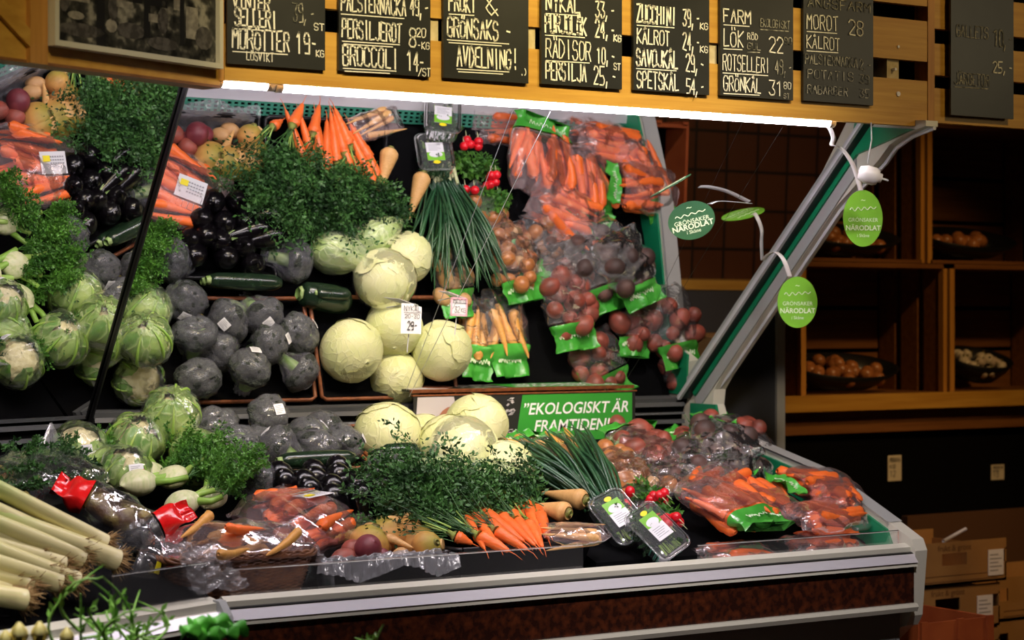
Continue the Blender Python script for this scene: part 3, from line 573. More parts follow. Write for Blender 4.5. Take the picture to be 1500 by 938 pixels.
def carrotM(L=.15, R=.0135, seed=0, bend=.006):
    r = np.random.default_rng(seed); z = np.linspace(0, L, 15); t = z/L
    prof = np.stack([R*np.clip(np.minimum(1, (t/.03+.35))*(1-t**1.6*.80), .02, 1)*(1+.05*r.normal(size=15)), z], 1); prof[-1, 0] = .0008
    M = lathe(prof, 10, .03, 60, seed); V = M.v[0]; ph = r.uniform(0, 6.28)
    o = bend*np.sin(V[:, 2]/L*PI*r.uniform(.8, 1.6)); V[:, 0] += o*math.cos(ph); V[:, 1] += o*math.sin(ph)
    return M
for s in range(4):
    kind('carrot%d' % s, 'carrot', 'carrot', [(None, mesh('carrot', carrotM(.17, .0155+.0012*s, s), 'carrot'), [])])
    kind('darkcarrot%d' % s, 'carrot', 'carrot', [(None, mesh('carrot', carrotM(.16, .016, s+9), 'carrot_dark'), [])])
    kind('yellowroot%d' % s, 'yellow_carrot', 'carrot', [(None, mesh('yellow_carrot', carrotM(.16, .0165, s+20), 'yellowroot'), [])])
def rnd(key, nm, cat, mat, r, seed, fl=1, noise=.05, nsc=45, neck=0):
    M = ball(r, r*1.03, r*fl, 14, 20, noise, nsc, seed)
    parts = [(None, mesh(nm, M, mat), [])]
    if neck:
        N_ = Msh().tube([(0, 0, r*fl*.9), (0, 0, r*fl+neck)], [r*.22, r*.05], 8)
        parts = [('bulb', mesh(nm, M, mat), []), ('neck', mesh('neck', N_, 'rootneck'), [])]
    kind(key, nm, cat, parts)
for s in range(3):
    rnd('redpotato%d' % s, 'red_beetroot', 'root vegetable', 'redpotato', .025+.003*s, s, .95+.12*s, .11, 50)
    rnd('beetroot%d' % s, 'raw_beetroot', 'root vegetable', 'beetroot', .030, s+5, 1.1)
    rnd('potato%d' % s, 'potato', 'potato', 'potato', .023, s+8, 1.35, .06)
    rnd('onion%d' % s, 'brown_onion', 'onion', 'brownonion', .024, s+11, .95, .02)
    rnd('darkroot%d' % s, 'dark_root', 'root vegetable', 'darkroot', .027, s+14, 1.1)
    rnd('garlic%d' % s, 'garlic_bulb', 'garlic', 'garlic', .022, s+30, .8, .08, 80, .012)
# swede: globe with green shoulder, neck and a pale cut face
def swede(s):
    M = ball(.044, .046, .041, 18, 26, .04, 28, s)
    N_ = Msh().tube([(0, 0, .036), (0, 0, .043), (0, 0, .047)], [.014, .010, .007], 12)
    C = Msh().tube([(.012, -.024, .026), (.0128, -.0283, .0318)], [.017, .0165], 18)
    kind('swede%d' % s, 'swede', 'swede', [('root', mesh('swede_root', M, 'swede'), []), ('neck', mesh('swede_neck', N_, 'rootneck'), []), ('cut_face', mesh('cut_face', C, 'swedecut', False), [])])
for s in range(3): swede(s)
# parsnip with a sunken crown
def parsnipM(L, R, seed):
    z = np.linspace(0, L, 16); t = z/L
    pr = np.stack([R*np.clip(np.minimum(1, .55+t*5)*(1-t**1.05*.9), .02, 1), z], 1); pr[-1, 0] = .001; return lathe(pr, 16, .05, 40, seed)
for s in range(2):
    C = Msh().tube([(0, 0, .004), (0, 0, -.004), (0, 0, -.010)], [.016, .011, .007], 10)
    kind('parsnip%d' % s, 'parsnip', 'parsnip', [('root', mesh('parsnip_root', parsnipM(.17, .030, s), 'parsnip'), []), ('crown', mesh('parsnip_crown', C, 'rootneck'), [])])
    kind('slimparsnip%d' % s, 'parsnip', 'parsnip', [(None, mesh('parsnip', parsnipM(.20, .017, s+4), 'parsnip'), [])])
# white cabbage: globe of overlapping leaves with raised, wavy leaf margins
def cabbageM(R, seed, fl=.93):
    r = np.random.default_rng(seed); M = ball(R, R, R*fl, 30, 44, .02, 22, seed)
    for k in range(6):
        c = r.normal(size=3); c /= np.linalg.norm(c); u = np.cross(c, (0, 0, 1.)); u /= np.linalg.norm(u); v = np.cross(c, u)
        rad = r.uniform(.75, 1.15); na, nr = 36, 12; G = np.zeros((nr, na, 3)); a = np.arange(na)*2*PI/na
        for i in range(nr):
            q = rad*(i+.05)/(nr-1)*(1+.07*np.sin(3*a+k)+.05*np.sin(7*a+2*k)+.03*np.sin(13*a))
            d = np.cos(q)[:, None]*c+np.sin(q)[:, None]*(np.cos(a)[:, None]*u+np.sin(a)[:, None]*v)
            e = 1.006+.022*(i/(nr-1))**2+(.040*max(0, (i-nr+4)/3)*np.maximum(0, np.sin(1.5*a+k*2)) + .008*np.sin(7*a+k)+.005*np.sin(15*a))*(i/(nr-1))**3
            G[i] = d*np.stack([e, e, e], 1)*R*np.array([1, 1, fl])
        M.grid(G, wv=True)
        M.f.append(tuple(M.n-nr*na+j for j in range(na))[::-1])
    return M
for s in range(3): kind('cabbage%d' % s, 'white_cabbage', 'cabbage', [(None, mesh('white_cabbage', cabbageM(.090, s), 'cabbage'), [])])
def pointedM(seed):
    M = cabbageM(.062, seed, 1.0); 
    for V in M.v: t = np.clip((V[:, 2]+.062)/.124, 0, 1.2); V[:, 2] *= 1.55; V[:, :2] *= (1.08-.62*t**2.2)[:, None]
    return M
pm = mesh('head', pointedM(5), 'cabbgreen')
fm = pointedM(5); fm.v = [V*1.05+.003*crease(V, 60, 3)[:, None]*V/(np.linalg.norm(V, axis=1, keepdims=True)+1e-9) for V in fm.v]
kind('pointed', 'pointed_cabbage', 'cabbage', [('head', pm, []), ('wrap', mesh('wrap', fm, 'film'), [])])
# broccoli: domed bumpy head on a stalk, tightly wrapped, twisted film at the stalk end
def dome(R, n, seed, lob, depth, squash=.8, res=(30, 44), under=.62):
    r = np.random.default_rng(seed); C = []
    while len(C) < n:
        p = r.normal(size=3); p /= np.linalg.norm(p)
        if p[2] > -.35 and all(np.dot(p, q) < math.cos(lob*.8) for q in C): C.append(p)
        elif r.random() < .02: C.append(p)
    C = np.array(C); t = np.linspace(.03, PI*under+.25, res[0]); a = np.arange(res[1])*2*PI/res[1]
    D = np.stack([np.outer(np.sin(t), np.cos(a)), np.outer(np.sin(t), np.sin(a)), np.outer(np.cos(t), np.ones(res[1]))], -1)
    ang = np.arccos(np.clip(D.reshape(-1, 3)@C.T, -1, 1)).min(1).reshape(D.shape[:2])
    h = 1-depth*(1-np.sqrt(np.clip(1-(ang/lob)**2, 0, 1)))
    G = D*h[..., None]*R; G[..., 2] *= squash
    M = Msh(); M.grid(G[::-1], wv=True); return M
def label(w_, h_, R, tilt, az, sq=1.0, extra=None):
    """a sticker curved over a sphere of radius R"""
    n = 7; c = Vector((math.sin(tilt)*math.cos(az), math.sin(tilt)*math.sin(az), math.cos(tilt))); u = Vector((-math.sin(az), math.cos(az), 0)); v = c.cross(u)
    def pt(x, y, e): d = (c+u*(x/R)+v*(y/R)).normalized(); return (d.x*R*e, d.y*R*e, d.z*R*e*sq)
    M = Msh(); M.grid(np.array([[pt((i/(n-1)-.5)*w_, (j/(n-1)-.5)*h_, 1) for j in range(n)] for i in range(n)])[::-1])
    Q = Msh()
    for k in range(5): Q.grid(np.array([[pt(x*w_, (-.34+k*.15+s*.05)*h_, 1.006) for s in (0, 1)] for x in np.linspace(-.38, .1+.28*((k*7) % 3)/2, 4)])[::-1])
    return M, Q
def broccoli(key, seed, lab=None):
    R = .063; H = dome(R, 13, seed, .62, .30, .80, (36, 54)); V = H.v[0]; V *= (1+.05*nz(V, 70, seed+3)+.03*nz(V, 160, seed+4))[:, None]; V[:, 0] *= 1.06; V[:, 1] *= .94
    St = Msh().tube([(0, 0, .030), (0, 0, -.03), (.004, 0, -.075)], [.026, .019, .017], 12)
    for k in range(6):
        a = k*PI/3+seed; St.tube([(0, 0, -.03), (.016*math.cos(a), .016*math.sin(a), -.012), (.036*math.cos(a), .036*math.sin(a), .012)], [.011, .009, .011], 7)
    prof = [(.004, .0535), (.026, .0515), (.047, .040), (.061, .018), (.064, -.004), (.058, -.022), (.040, -.042), (.024, -.060), (.021, -.078), (.022, -.088), (.014, -.093), (.004, -.094)]
    pr = []
    for i in range(len(prof)-1):
        for q in np.linspace(0, 1, 4)[:-1]: pr.append(np.array(prof[i])*(1-q)+np.array(prof[i+1])*q)
    W = lathe(pr+[np.array(prof[-1])], 40); V = W.v[0]; nrm = V.copy(); nrm[:, 2] += .01; nrm /= np.linalg.norm(nrm, axis=1, keepdims=True)
    low = np.clip((.0-V[:, 2])/.05, 0, 1); a = np.arctan2(V[:, 1], V[:, 0])
    r_ = np.random.default_rng(seed); Cn = []
    while len(Cn) < 13:
        p = r_.normal(size=3); p /= np.linalg.norm(p)
        if p[2] > -.35 and all(np.dot(p, q) < math.cos(.62*.8) for q in Cn): Cn.append(p)
        elif r_.random() < .02: Cn.append(p)
    dn_ = V/np.linalg.norm(V, axis=1, keepdims=True); ang = np.arccos(np.clip(dn_@np.array(Cn).T, -1, 1)).min(1); lobe = 1-np.sqrt(np.clip(1-(ang/.62)**2, 0, 1))
    V = V*(1-.20*lobe*(1-low))[:, None]*np.array([1.06, .94, 1])
    W.v[0] = V+nrm*(.0030*crease(V, 70, seed)+.0018*crease(V, 130, seed+1)+low*.006*np.sin(a*9+seed+V[:, 2]*60))[:, None]
    parts = [('head', mesh('broccoli_head', H, 'broccoli'), []), ('stalk', mesh('broccoli_stalk', St, 'brocstem'), []), ('wrap', mesh('cling_wrap', W, 'wrap'), [])]
    if lab:
        l, q = label(lab[0], lab[1], .0655, lab[2], lab[3], .83)
        subs = [('print', mesh('label_print', q, 'greyink', False))]
        if len(lab) > 4:
            y_, _ = label(lab[0]*.28, lab[1]*1.0, .0662, lab[2], lab[3]+lab[4], .83); subs.append(('yellow_mark', mesh('yellow_mark', y_, 'yellow')))
        parts.append(('label', mesh('label', l, 'white'), subs))
    kind(key, 'wrapped_broccoli', 'broccoli', parts)
broccoli('broc0', 1, (.030, .032, .35, -1.57)); broccoli('broc1', 2); broccoli('broc2', 3, (.052, .036, .8, -1.5, .42)); broccoli('broc3', 4, (.030, .026, .5, -1.2)); broccoli('broc4', 6, (.03, .03, .25, 1.0))
# cauliflower: curds half hidden by upright leaves, all in film
def cauliflower(key, seed, lab=None, leafy=.9, nl=7):
    R = .062; r = np.random.default_rng(seed); H = dome(R, 22, seed+7, .44, .16, .8)
    L_ = []
    for k in range(nl):
        a0 = k*2*PI/nl+r.uniform(-.2, .2); top = leafy*r.uniform(.75, 1.15); n, m_ = 14, 9; G = np.zeros((n, m_, 3))
        for i in range(n):
            t = i/(n-1); th = PI*.93-(PI*.93-PI*(.5-.42*top))*t
            wd = (.16+.55*math.sin(min(1, t*1.12)*PI*.80))*(1 if t < .85 else 1-(t-.85)*3.5)
            for j in range(m_):
                s = j/(m_-1)*2-1; e = R*(1.06+.09*(1-s*s)*math.sin(PI*t)+.05*t+.045*math.sin(9*t+5*s+k)+.05*abs(s)*math.sin(16*t+k+3*s)+ .16*max(0, t-.7))
                az = a0+s*wd/max(.35, math.sin(th))*.75
                G[i, j] = (e*math.sin(th)*math.cos(az), e*math.sin(th)*math.sin(az), e*math.cos(th)*.92)
        M = Msh().grid(G); Rb = Msh().tube([G[i, m_//2]*1.015 for i in range(n-1)], np.linspace(.009, .002, n-1), 6)
        L_.append(('leaf', mesh('cauliflower_leaf', M, 'cauleaf'), [('rib', mesh('leaf_rib', Rb, 'stalkgreen'))]))
    St = Msh().tube([(0, 0, -.02), (0, 0, -.068)], [.03, .022], 12)
    W = ball(.077, .077, .074, 28, 40, 0); V = W.v[0]; nrm = V/np.linalg.norm(V, axis=1, keepdims=True)
    W.v[0] = V*(1+.05*nz(V, 30, seed))[:, None]+nrm*(.006*crease(V, 50, seed)+.003*crease(V, 110, seed))[:, None]
    parts = [('curd', mesh('cauliflower_curd', H, 'curd'), []), ('stalk', mesh('cauliflower_stalk', St, 'brocstem'), [])]+L_+[('wrap', mesh('film_wrap', W, 'film'), [])]
    if lab:
        l, q = label(lab[0], lab[1], .079, lab[2], lab[3], .96); hm, _ = label(.016, .014, .0797, lab[2]+lab[4], lab[3]+lab[5], .96)
        parts.append(('label', mesh('label', l, 'white'), [('print', mesh('label_print', q, 'greyink', False)), ('pink_mark', mesh('pink_mark', hm, 'redink'))]))
    kind(key, 'wrapped_cauliflower', 'cauliflower', parts)
cauliflower('cau0', 1); cauliflower('cau1', 2, (.045, .032, .8, -1.5, .12, .25)); cauliflower('cau2', 3, None, 1.15, 8); cauliflower('cau3', 4, (.03, .034, 1.0, -1.45, .25, 0), .7, 6)
# aubergine, courgette
pr = [(.004, 0), (.014, .002), (.019, .018), (.026, .05), (.036, .09), (.042, .125), (.040, .15), (.030, .17), (.016, .181), (.004, .184)]
A = lathe(pr, 20, .02, 20, 1); K = Msh().tube([(0, 0, .012), (0, 0, -.008), (.003, 0, -.032)], [.021, .012, .006], 9)
for k in range(5):
    a = k*2*PI/5; K.add([(.021*math.cos(a-.4), .021*math.sin(a-.4), .010), (.021*math.cos(a+.4), .021*math.sin(a+.4), .010), (.025*math.cos(a), .025*math.sin(a), .042)], [(0, 1, 2)])
kind('aubergine', 'aubergine', 'aubergine', [('fruit', mesh('aubergine_fruit', A, 'aubergine'), []), ('calyx', mesh('calyx', K, 'brocstem'), [])])
pr = [(.006, 0), (.016, .002), (.021, .02), (.023, .08), (.024, .14), (.022, .19), (.014, .212), (.004, .217)]
kind('courgette', 'courgette', 'courgette', [('fruit', mesh('courgette_fruit', lathe(pr, 18, .03, 20, 2), 'courgette'), []), ('stem_end', mesh('stem_end', Msh().tube([(0, 0, .002), (0, 0, -.012)], [.013, .010], 6), 'brocstem'), [])])
# leek: white shaft shading to green, a tuft of roots, flat leaves
def leek(key, seed, L=.42, R=.019):
    r = np.random.default_rng(seed); z = np.linspace(0, L, 12); t = z/L
    M = lathe(np.stack([R*(1.12-.3*np.exp(-t*14)*0-.1*t), z], 1), 16, .03, 20, seed)
    Rt = Msh()
    for k in range(150):
        a, q = r.uniform(0, 6.28), R*1.0*math.sqrt(r.random()); p = np.array((q*math.cos(a), q*math.sin(a), .002)); d = np.array((math.cos(a)*q/R*.9+r.normal()*.35, math.sin(a)*q/R*.9+r.normal()*.35, -1)); l = r.uniform(.010, .026)
        Rt.tube([p, p+d*l*.5, p+d*l+r.normal(size=3)*.004], [.0014, .0011, .0005], 4, False)
    Rt.merge(lathe([(.002, -.010), (R*.75, -.007), (R*1.08, .002), (R*1.10, .010)], 12))
    lv = []
    for k in range(4):
        a = k*PI/2+r.uniform(-.3, .3); G = np.zeros((10, 3, 3))
        for i in range(10):
            q = i/9; o = R*.9+.05*q*q; 
            for j in range(3): G[i, j] = (o*math.cos(a)-(j-1)*.016*(1-q*.6)*math.sin(a), o*math.sin(a)+(j-1)*.016*(1-q*.6)*math.cos(a), L*.92+.22*q)
        lv.append(('leaf', mesh('leek_leaf', Msh().grid(G), 'chive'), []))
    kind(key, 'leek', 'leek', [('shaft', mesh('leek_shaft', M, 'leek'), []), ('roots', mesh('leek_roots', Rt, 'leekroot'), [])]+lv)
for s in range(3): leek('leek%d' % s, s, .40, .018+.002*s)
# feathery greens
def fronds(M, p0, dirs, Ls, seed, leaf=.007, droop=.25, npair=8, sub=4, stem=.0012, spread=.32, keep=None):
    r = np.random.default_rng(seed)
    for p, d, L in zip(p0, dirs, Ls):
        if keep is not None and not keep(np.array(p)+np.array(d)/np.linalg.norm(d)*L): continue
        p = np.array(p, float); d = np.array(d, float); d /= np.linalg.norm(d); n = 8
        pts = [p.copy()]; q = d.copy()
        for i in range(n):
            q = q+np.array((0, 0, -droop/n))+r.normal(size=3)*.06; q /= np.linalg.norm(q); pts.append(pts[-1]+q*L/n)
        pts = np.array(pts); M.tube(pts, np.linspace(stem, stem*.4, n+1), 4, False)
        s = np.cross(q, (0, 0, 1.)); s /= np.linalg.norm(s)+1e-9; up = np.cross(s, q)
        V = []; 
        for i in range(npair):
            t = .28+.72*(i+.5)/npair; x = t*n; k = min(int(x), n-1); b = pts[k]+(pts[k+1]-pts[k])*(x-k); T = (pts[k+1]-pts[k]); T /= np.linalg.norm(T)
            for sg in (-1, 1):
                pl = L*spread*(1.05-t*.75)*r.uniform(.7, 1.2); dd = s*sg*.8+T*.6+up*r.normal()*.45+r.normal(size=3)*.15; dd /= np.linalg.norm(dd)
                e = np.cross(dd, r.normal(size=3)); e /= np.linalg.norm(e)
                for m in range(sub):
                    c = b+dd*pl*(m+.6)/sub
                    for sg2 in ((-1, 1) if m < sub-1 else (0,)):
                        f = dd*.7+e*sg2*.8+r.normal(size=3)*.2; f /= np.linalg.norm(f); g_ = np.cross(f, e+r.normal(size=3)*.6); g_ /= np.linalg.norm(g_)+1e-9
                        l = leaf*r.uniform(.7, 1.4); V += [c, c+f*l*.55+g_*l*.30, c+f*l*1.15, c+f*l*.55-g_*l*.30]
        M.add(V, [(4*i, 4*i+1, 4*i+2, 4*i+3) for i in range(len(V)//4)])
    return M
# ================================================================== bags and films
def pillow(L, W, T, seed, nu=44, nv=40, crk=.006, tail=(.0, .0), csc=38):
    """a filled film bag along Z: fat middle, flat sealed tails at both ends; returns grid (nu, nv, 3) and u of each row"""
    u = np.linspace(-1, 1, nu); a = np.arange(nv)*2*PI/nv; G = np.zeros((nu, nv, 3))
    for i, q in enumerate(u):
        t0, t1 = -1+2*tail[0]/(L+tail[0]+tail[1]), 1-2*tail[1]/(L+tail[0]+tail[1])
        s = (q-t0)/(t1-t0)*2-1
        if -1 <= s <= 1: th = max(.02, (1-abs(s)**2.6)**.5); wd = .80+.20*(1-abs(s)**3)
        else: th = .02; wd = .80+.05*min(1, (abs(s)-1)*3)
        G[i, :, 0] = np.sign(np.cos(a))*np.abs(np.cos(a))**.85*W/2*wd; G[i, :, 1] = np.sin(a)*T/2*th; G[i, :, 2] = q*(L+tail[0]+tail[1])/2
    f = G.reshape(-1, 3); r = np.random.default_rng(seed)
    ext = np.abs(u)[:, None]**4*np.ones(nv)
    d = crk*crease(f, csc, seed)+crk*.6*nz(f, csc*.6, seed+1)
    N_ = f*np.array([1/(W*W), 1/(T*T), 0]); N_ /= np.linalg.norm(N_, axis=1, keepdims=True)+1e-9
    f = f+N_*d[:, None]; f[:, 1] += ext.reshape(-1)*(.010*np.sin(f[:, 0]*70+seed)+.006*np.sin(f[:, 0]*150+seed*2))
    return f.reshape(nu, nv, 3), u
def part_grid(G, u, a, b, close0=False, close1=False):
    idx = [i for i in range(len(u)) if a-1e-6 <= u[i] <= b+1e-6]; H = G[idx]; M = Msh().grid(H, wv=True); nv = G.shape[1]
    if close0: M.f.append(tuple(range(nv))[::-1])
    if close1: M.f.append(tuple((len(idx)-1)*nv+j for j in range(nv)))
    return M
def frame_q(axis, up):                                   # local Z along axis, local Y towards up
    z = Vector(axis).normalized(); y = Vector(up); y = (y-z*y.dot(z)).normalized(); x = y.cross(z)
    return Matrix((x, y, z)).transposed().to_quaternion()
def bag(name, label, cat, c, axis, up, L, W, T, filling, n, band=(), fmat='bagfilm', seed=0, group=None, fl_label='', fl_group='', tails=(.0, .035), along=True, script=True, fsc=1, crk=.006, spread=.25):
    G, u = pillow(L, W, T, seed, tail=tails, crk=crk); q = frame_q(axis, up); R = q.to_matrix(); c = Vector(c)
    t = thing(name, label, cat, c, group)
    R4 = Matrix.Translation(c) @ R.to_4x4()
    def world(M): W_ = Msh(); W_.merge(M, R4); return W_
    lo, hi = -1, 1
    for (a, b) in band:
        M = part_grid(G*np.array([1.004, 1.03, 1]), u, a, b, a <= -.99, b >= .99)
        bd = build('printed_band', world(M), 'bandgreen', t, True)
        if script:                                       # pale handwriting-like mark along the band
            Q = Msh(); i = min(range(len(u)), key=lambda k: abs(u[k]-(max(a, -.93)+min(b, .93))/2)); js = [j for j in range(G.shape[1]//2)]
            row = [G[i, j] for j in js][5:-5]; nrow = len(row); pts = []
            nx = G[min(i+2, len(u)-1)]; 
            for k in range(60):
                x = k/59*(nrow-1); j = min(int(x), nrow-2); p = row[j]+(row[j+1]-row[j])*(x-j); pts.append(p+np.array((0, .004, 0))+np.array((0, 0, .0065*math.sin(k*1.15)+.003*math.sin(k*.37))))
            for p0_, p1_ in zip(pts, pts[1:]): Q.tube([p0_, p1_], .0011, 4, False)
            build('lettering', world(Q), 'limewhite', bd)
        if a <= -.99: lo = b
        if b >= .99: hi = a
    build('film', world(part_grid(G, u, lo, hi, True, True)), fmat, t, True)
    r = random.Random(seed*7+1); pts = []
    for k in range(n):
        best = None
        for tr in range(40):
            if along: x, y, z = r.uniform(-.38, .38)*W, r.uniform(-.29, .29)*T, r.uniform(-.08, .08)*L
            else: x, y, z = r.uniform(-.38, .38)*W, r.uniform(-.28, .28)*T, r.uniform(-.40, .40)*L
            if (x/W*2)**2+(y/T*2)**2+(0 if along else (z/L*2)**2) > .82: continue
            d = min([((x-a)**2*(1)+(y-b_)**2*1.2+(0 if along else (z-c_)**2)) for a, b_, c_ in pts] or [1])
            if best is None or d > best[0]: best = (d, x, y, z)
        if best is None: continue
        _, x, y, z = best; pts.append((x, y, z))
        nm = filling+str(k % 3)
        if along:
            sg = 1 if r.random() < .5 else -1; Lc = .16*fsc
            dv = Vector((r.uniform(-spread, spread), r.uniform(-.08, .08), sg)).normalized(); pos = R4 @ (Vector((x, y, z))-dv*Lc/2)
            place(nm, pos, fl_label, R @ dv, r.uniform(0, 6), fsc*r.uniform(.88, 1.06), group=fl_group)
        else:
            dv = Vector((r.uniform(-1, 1), r.uniform(-1, 1), r.uniform(-1, 1)))
            place(nm, R4 @ Vector((x, y, z)), fl_label, dv, r.uniform(0, 6), fsc*r.uniform(.85, 1.1), group=fl_group)
    return t
# ================================================================== brown-rimmed trays on the deck by the mirror
def slope_z(y, h): return DA+DB*(y-4.15)+h
def tray(name, label, x0, x1, y0, y1, h, rim, inner='blackmatt', wall=.010, base=None, lip=.006, grp=None):
    t = thing(name, label, 'tray', ((x0+x1)/2, (y0+y1)/2, slope_z((y0+y1)/2, .004)), grp)
    def z(y, e): return (slope_z(y, e) if base is None else base+e)
    M = Msh(); o = [(x0, y0), (x1, y0), (x1, y1), (x0, y1)]; i_ = [(x0+wall*2, y0+wall*2), (x1-wall*2, y0+wall*2), (x1-wall*2, y1-wall*2), (x0+wall*2, y1-wall*2)]
    rings = [[(x, y, z(y, .004)) for x, y in i_], [(x, y, z(y, h)) for x, y in o], [(x+(wall if x == x0 else -wall), y+(wall if y == y0 else -wall), z(y, h)) for x, y in o], [(x, y, z(y, .008)) for x, y in i_]]
    M.grid(np.array(rings), wv=True); M.f.append((3, 2, 1, 0)); M.f.append((12, 13, 14, 15)); build('shell', M, inner, t)
    R = Msh(); k = [(x, y, z(y, h)) for x, y in o]; k = k+k[:2]; pts = []
    for a, b in zip(k[:4], k[1:5]): pts += [np.array(a)*(1-q)+np.array(b)*q for q in (.03, .5, .97)]
    pts.append(pts[0]); R.tube(pts, lip, 8, False); build('rim', R, rim, t, True); return t
tray('produce_tray', 'brown-rimmed tray under the wrapped broccoli', 2.13, 2.605, 4.795, 5.07, .05, 'trayrim')
tray('produce_tray', 'brown-rimmed tray under the white cabbages', 2.625, 3.06, 4.79, 5.07, .05, 'trayrim')
# black trays and the wicker basket behind the front rail
tray('produce_tray', 'black tray with a milky liner holding swedes', 2.17, 2.535, 4.285, 4.56, .072, 'black', base=.862)
tray('produce_tray', 'black tray under the loose carrot bunches and parsnips', 2.555, 2.945, 4.285, 4.56, .076, 'black', base=.862)
tray('produce_tray', 'black tray under the aubergines', 2.22, 2.53, 4.57, 4.74, .05, 'black')
# ---- wicker basket
bk = thing('wicker_basket', 'brown wicker basket of bagged carrots behind the front rail', 'basket', (1.98, 4.34, .864))
x0, x1, y0, y1, z0, z1 = 1.80, 2.155, 4.245, 4.52, .864, .958
def perim(o, n=200):
    r = .03; c = [(x1+o-r, y1+o-r, 0), (x0-o+r, y1+o-r, 90), (x0-o+r, y0-o+r, 180), (x1+o-r, y0-o+r, 270)]; P_ = []
    for cx, cy, a in c: P_ += [(cx+r*math.cos(math.radians(a+q)), cy+r*math.sin(math.radians(a+q))) for q in range(0, 91, 15)]
    P_ = np.array(P_+P_[:1]); L = np.r_[0, np.cumsum(np.linalg.norm(np.diff(P_, axis=0), axis=1))]; s = np.linspace(0, L[-1], n, endpoint=False)
    return np.stack([np.interp(s, L, P_[:, 0]), np.interp(s, L, P_[:, 1])], 1)
n = 288; rows = 44; G = np.zeros((rows, n, 3)); ctr = np.array([(x0+x1)/2, (y0+y1)/2])
for i in range(rows):
    t = i/(rows-1); pr_ = perim(-.022*(1-t), n); d = pr_-ctr; d /= np.linalg.norm(d, axis=1, keepdims=True); ph = (i//2) % 2*PI
    amp = .0032*np.sin(np.arange(n)*2*PI/8+ph)*(.35+.65*(i % 2))+.0012*(i % 2)
    G[i, :, :2] = pr_+d*amp[:, None]; G[i, :, 2] = z0+(z1-z0)*t
build('woven_wall', Msh().grid(G, wv=True), 'wicker', bk, True)
build('base', Msh().box((x0+.02, y0+.02, z0), (x1-.02, y1-.02, z0+.008)), 'wicker', bk)
M = Msh(); pr_ = perim(.004, 160); T_ = np.arange(161)
for k in range(3):
    M.tube([(pr_[i % 160][0]+.004*math.cos(i*.7+k*2.1), pr_[i % 160][1]+.004*math.sin(i*.7+k*2.1)*.5, z1+.004+.005*math.sin(i*.7+k*2.1)) for i in T_], .0048, 6, False)
build('braided_rim', M, 'wicker', bk, True)
# ================================================================== broccoli
def v3(*a): return Vector(a)
GB = 'cling-wrapped broccoli by the mirror'
BR = [('broc0', pair((397, 607), (367, 540)), (0, -.75, .66), 'wrapped broccoli with a small white label, highest and nearest the mirror edge'),
 ('broc1', pair((312, 628), (295, 553)), (-.2, -.7, .6), 'wrapped broccoli between the striped cauliflower and the highest broccoli'),
 ('broc2', pair((345, 655), (288, 490)), (-.1, -.9, .5), 'wrapped broccoli with a big white and yellow label'),
 ('broc0', pair((447, 641), (400, 503)), (.35, -.2, .7), 'wrapped broccoli just right of the highest one, before the black ledge'),
 ('broc3', pair((503, 650), (437, 488)), (.45, -.5, .7), 'wrapped broccoli with white label touching the left cabbage'),
 ('broc4', vis(335, 470, .09), (-.55, .25, .45), 'wrapped broccoli in the middle of the pile showing its pale stalk'),
 ('broc4', vis(382, 462, .085), (.2, .5, .8), 'wrapped broccoli behind the black courgette, near the dark squash'),
 ('broc0', vis(270, 441, .08), (-.1, .45, .85), 'wrapped broccoli with label, leftmost of the front of the pile'),
 ('broc3', vis(440, 545, .075), (.55, .5, .35), 'wrapped broccoli lying lowest behind the left cabbage'),
 ('broc1', vis(322, 512, .06), (-.6, .1, .5), 'wrapped broccoli at the bottom of the pile under the labelled ones'),
 ('broc1', vis(255, 382, .07), (-.95, .1, .3), 'wrapped broccoli on its side with its cut stalk pointing right, by the fennel'),
 ('broc1', vis(432, 382, .08), (.9, .1, .35), 'wrapped broccoli with stalk pointing left beside the pointed cabbages')]
for k, (kd, p, d, lb) in enumerate(BR): place(kd, p, lb, d, .3*k if kd == 'broc1' else .15, 1.0 if k != 8 else .9, GB)
# ================================================================== white cabbages
GC = 'loose white cabbages'
CB = [('cabbage0', pair((570, 634), (512, 515)), (.1, .3, .9), 1.0, 'white cabbage at the left end of the cabbage row beside the broccoli'),
 ('cabbage1', pair((700, 619), (645, 515)), (0, .2, .9), .96, 'white cabbage standing in front of the green banner'),
 ('cabbage2', pair((628, 643), (575, 558)), (.3, .1, .8), .88, 'white cabbage wedged behind, mostly hidden between the two outer cabbages'),
 ('cabbage0', vis(577, 482, .07), (-.3, .6, .6), .92, 'white cabbage hidden behind the film-wrapped one, under the handwritten price card'),
 ('cabbage1', vis(598, 378, .085), (.5, .3, .7), .82, 'small white cabbage at the right behind the film-wrapped one')]
for kd, p, d, s, lb in CB: place(kd, p, lb, d, 1.1, s, GC)
W = ball(.094, .094, .088, 30, 44, 0); V = W.v[0]; W.v[0] = V*(1+.035*crease(V, 24, 5)*np.clip(V[:, 2]*14+.4, 0, 1)+.05*np.maximum(0, crease(V, 12, 8)))[:, None]
kind('filmcabbage', 'wrapped_cabbage', 'cabbage', [('head', KIND['cabbage2'][2][0][1], []), ('wrap', mesh('torn_wrap', W, 'film'), [])])
place('filmcabbage', pair((680, 657), (562, 410)), 'white cabbage in torn clear film, front and biggest of the cabbages', (-.2, -.5, .7), .4, 1.0)
place('pointed', vis(500, 372, .07), 'pale green pointed cabbage in film with its tip toward the white cabbages', (1, .12, .12), .6, 1.0)
place('pointed', vis(553, 345, .085), 'pale green pointed cabbage in film half under the carrot tops', (.75, -.5, .25), 2.2, .9)
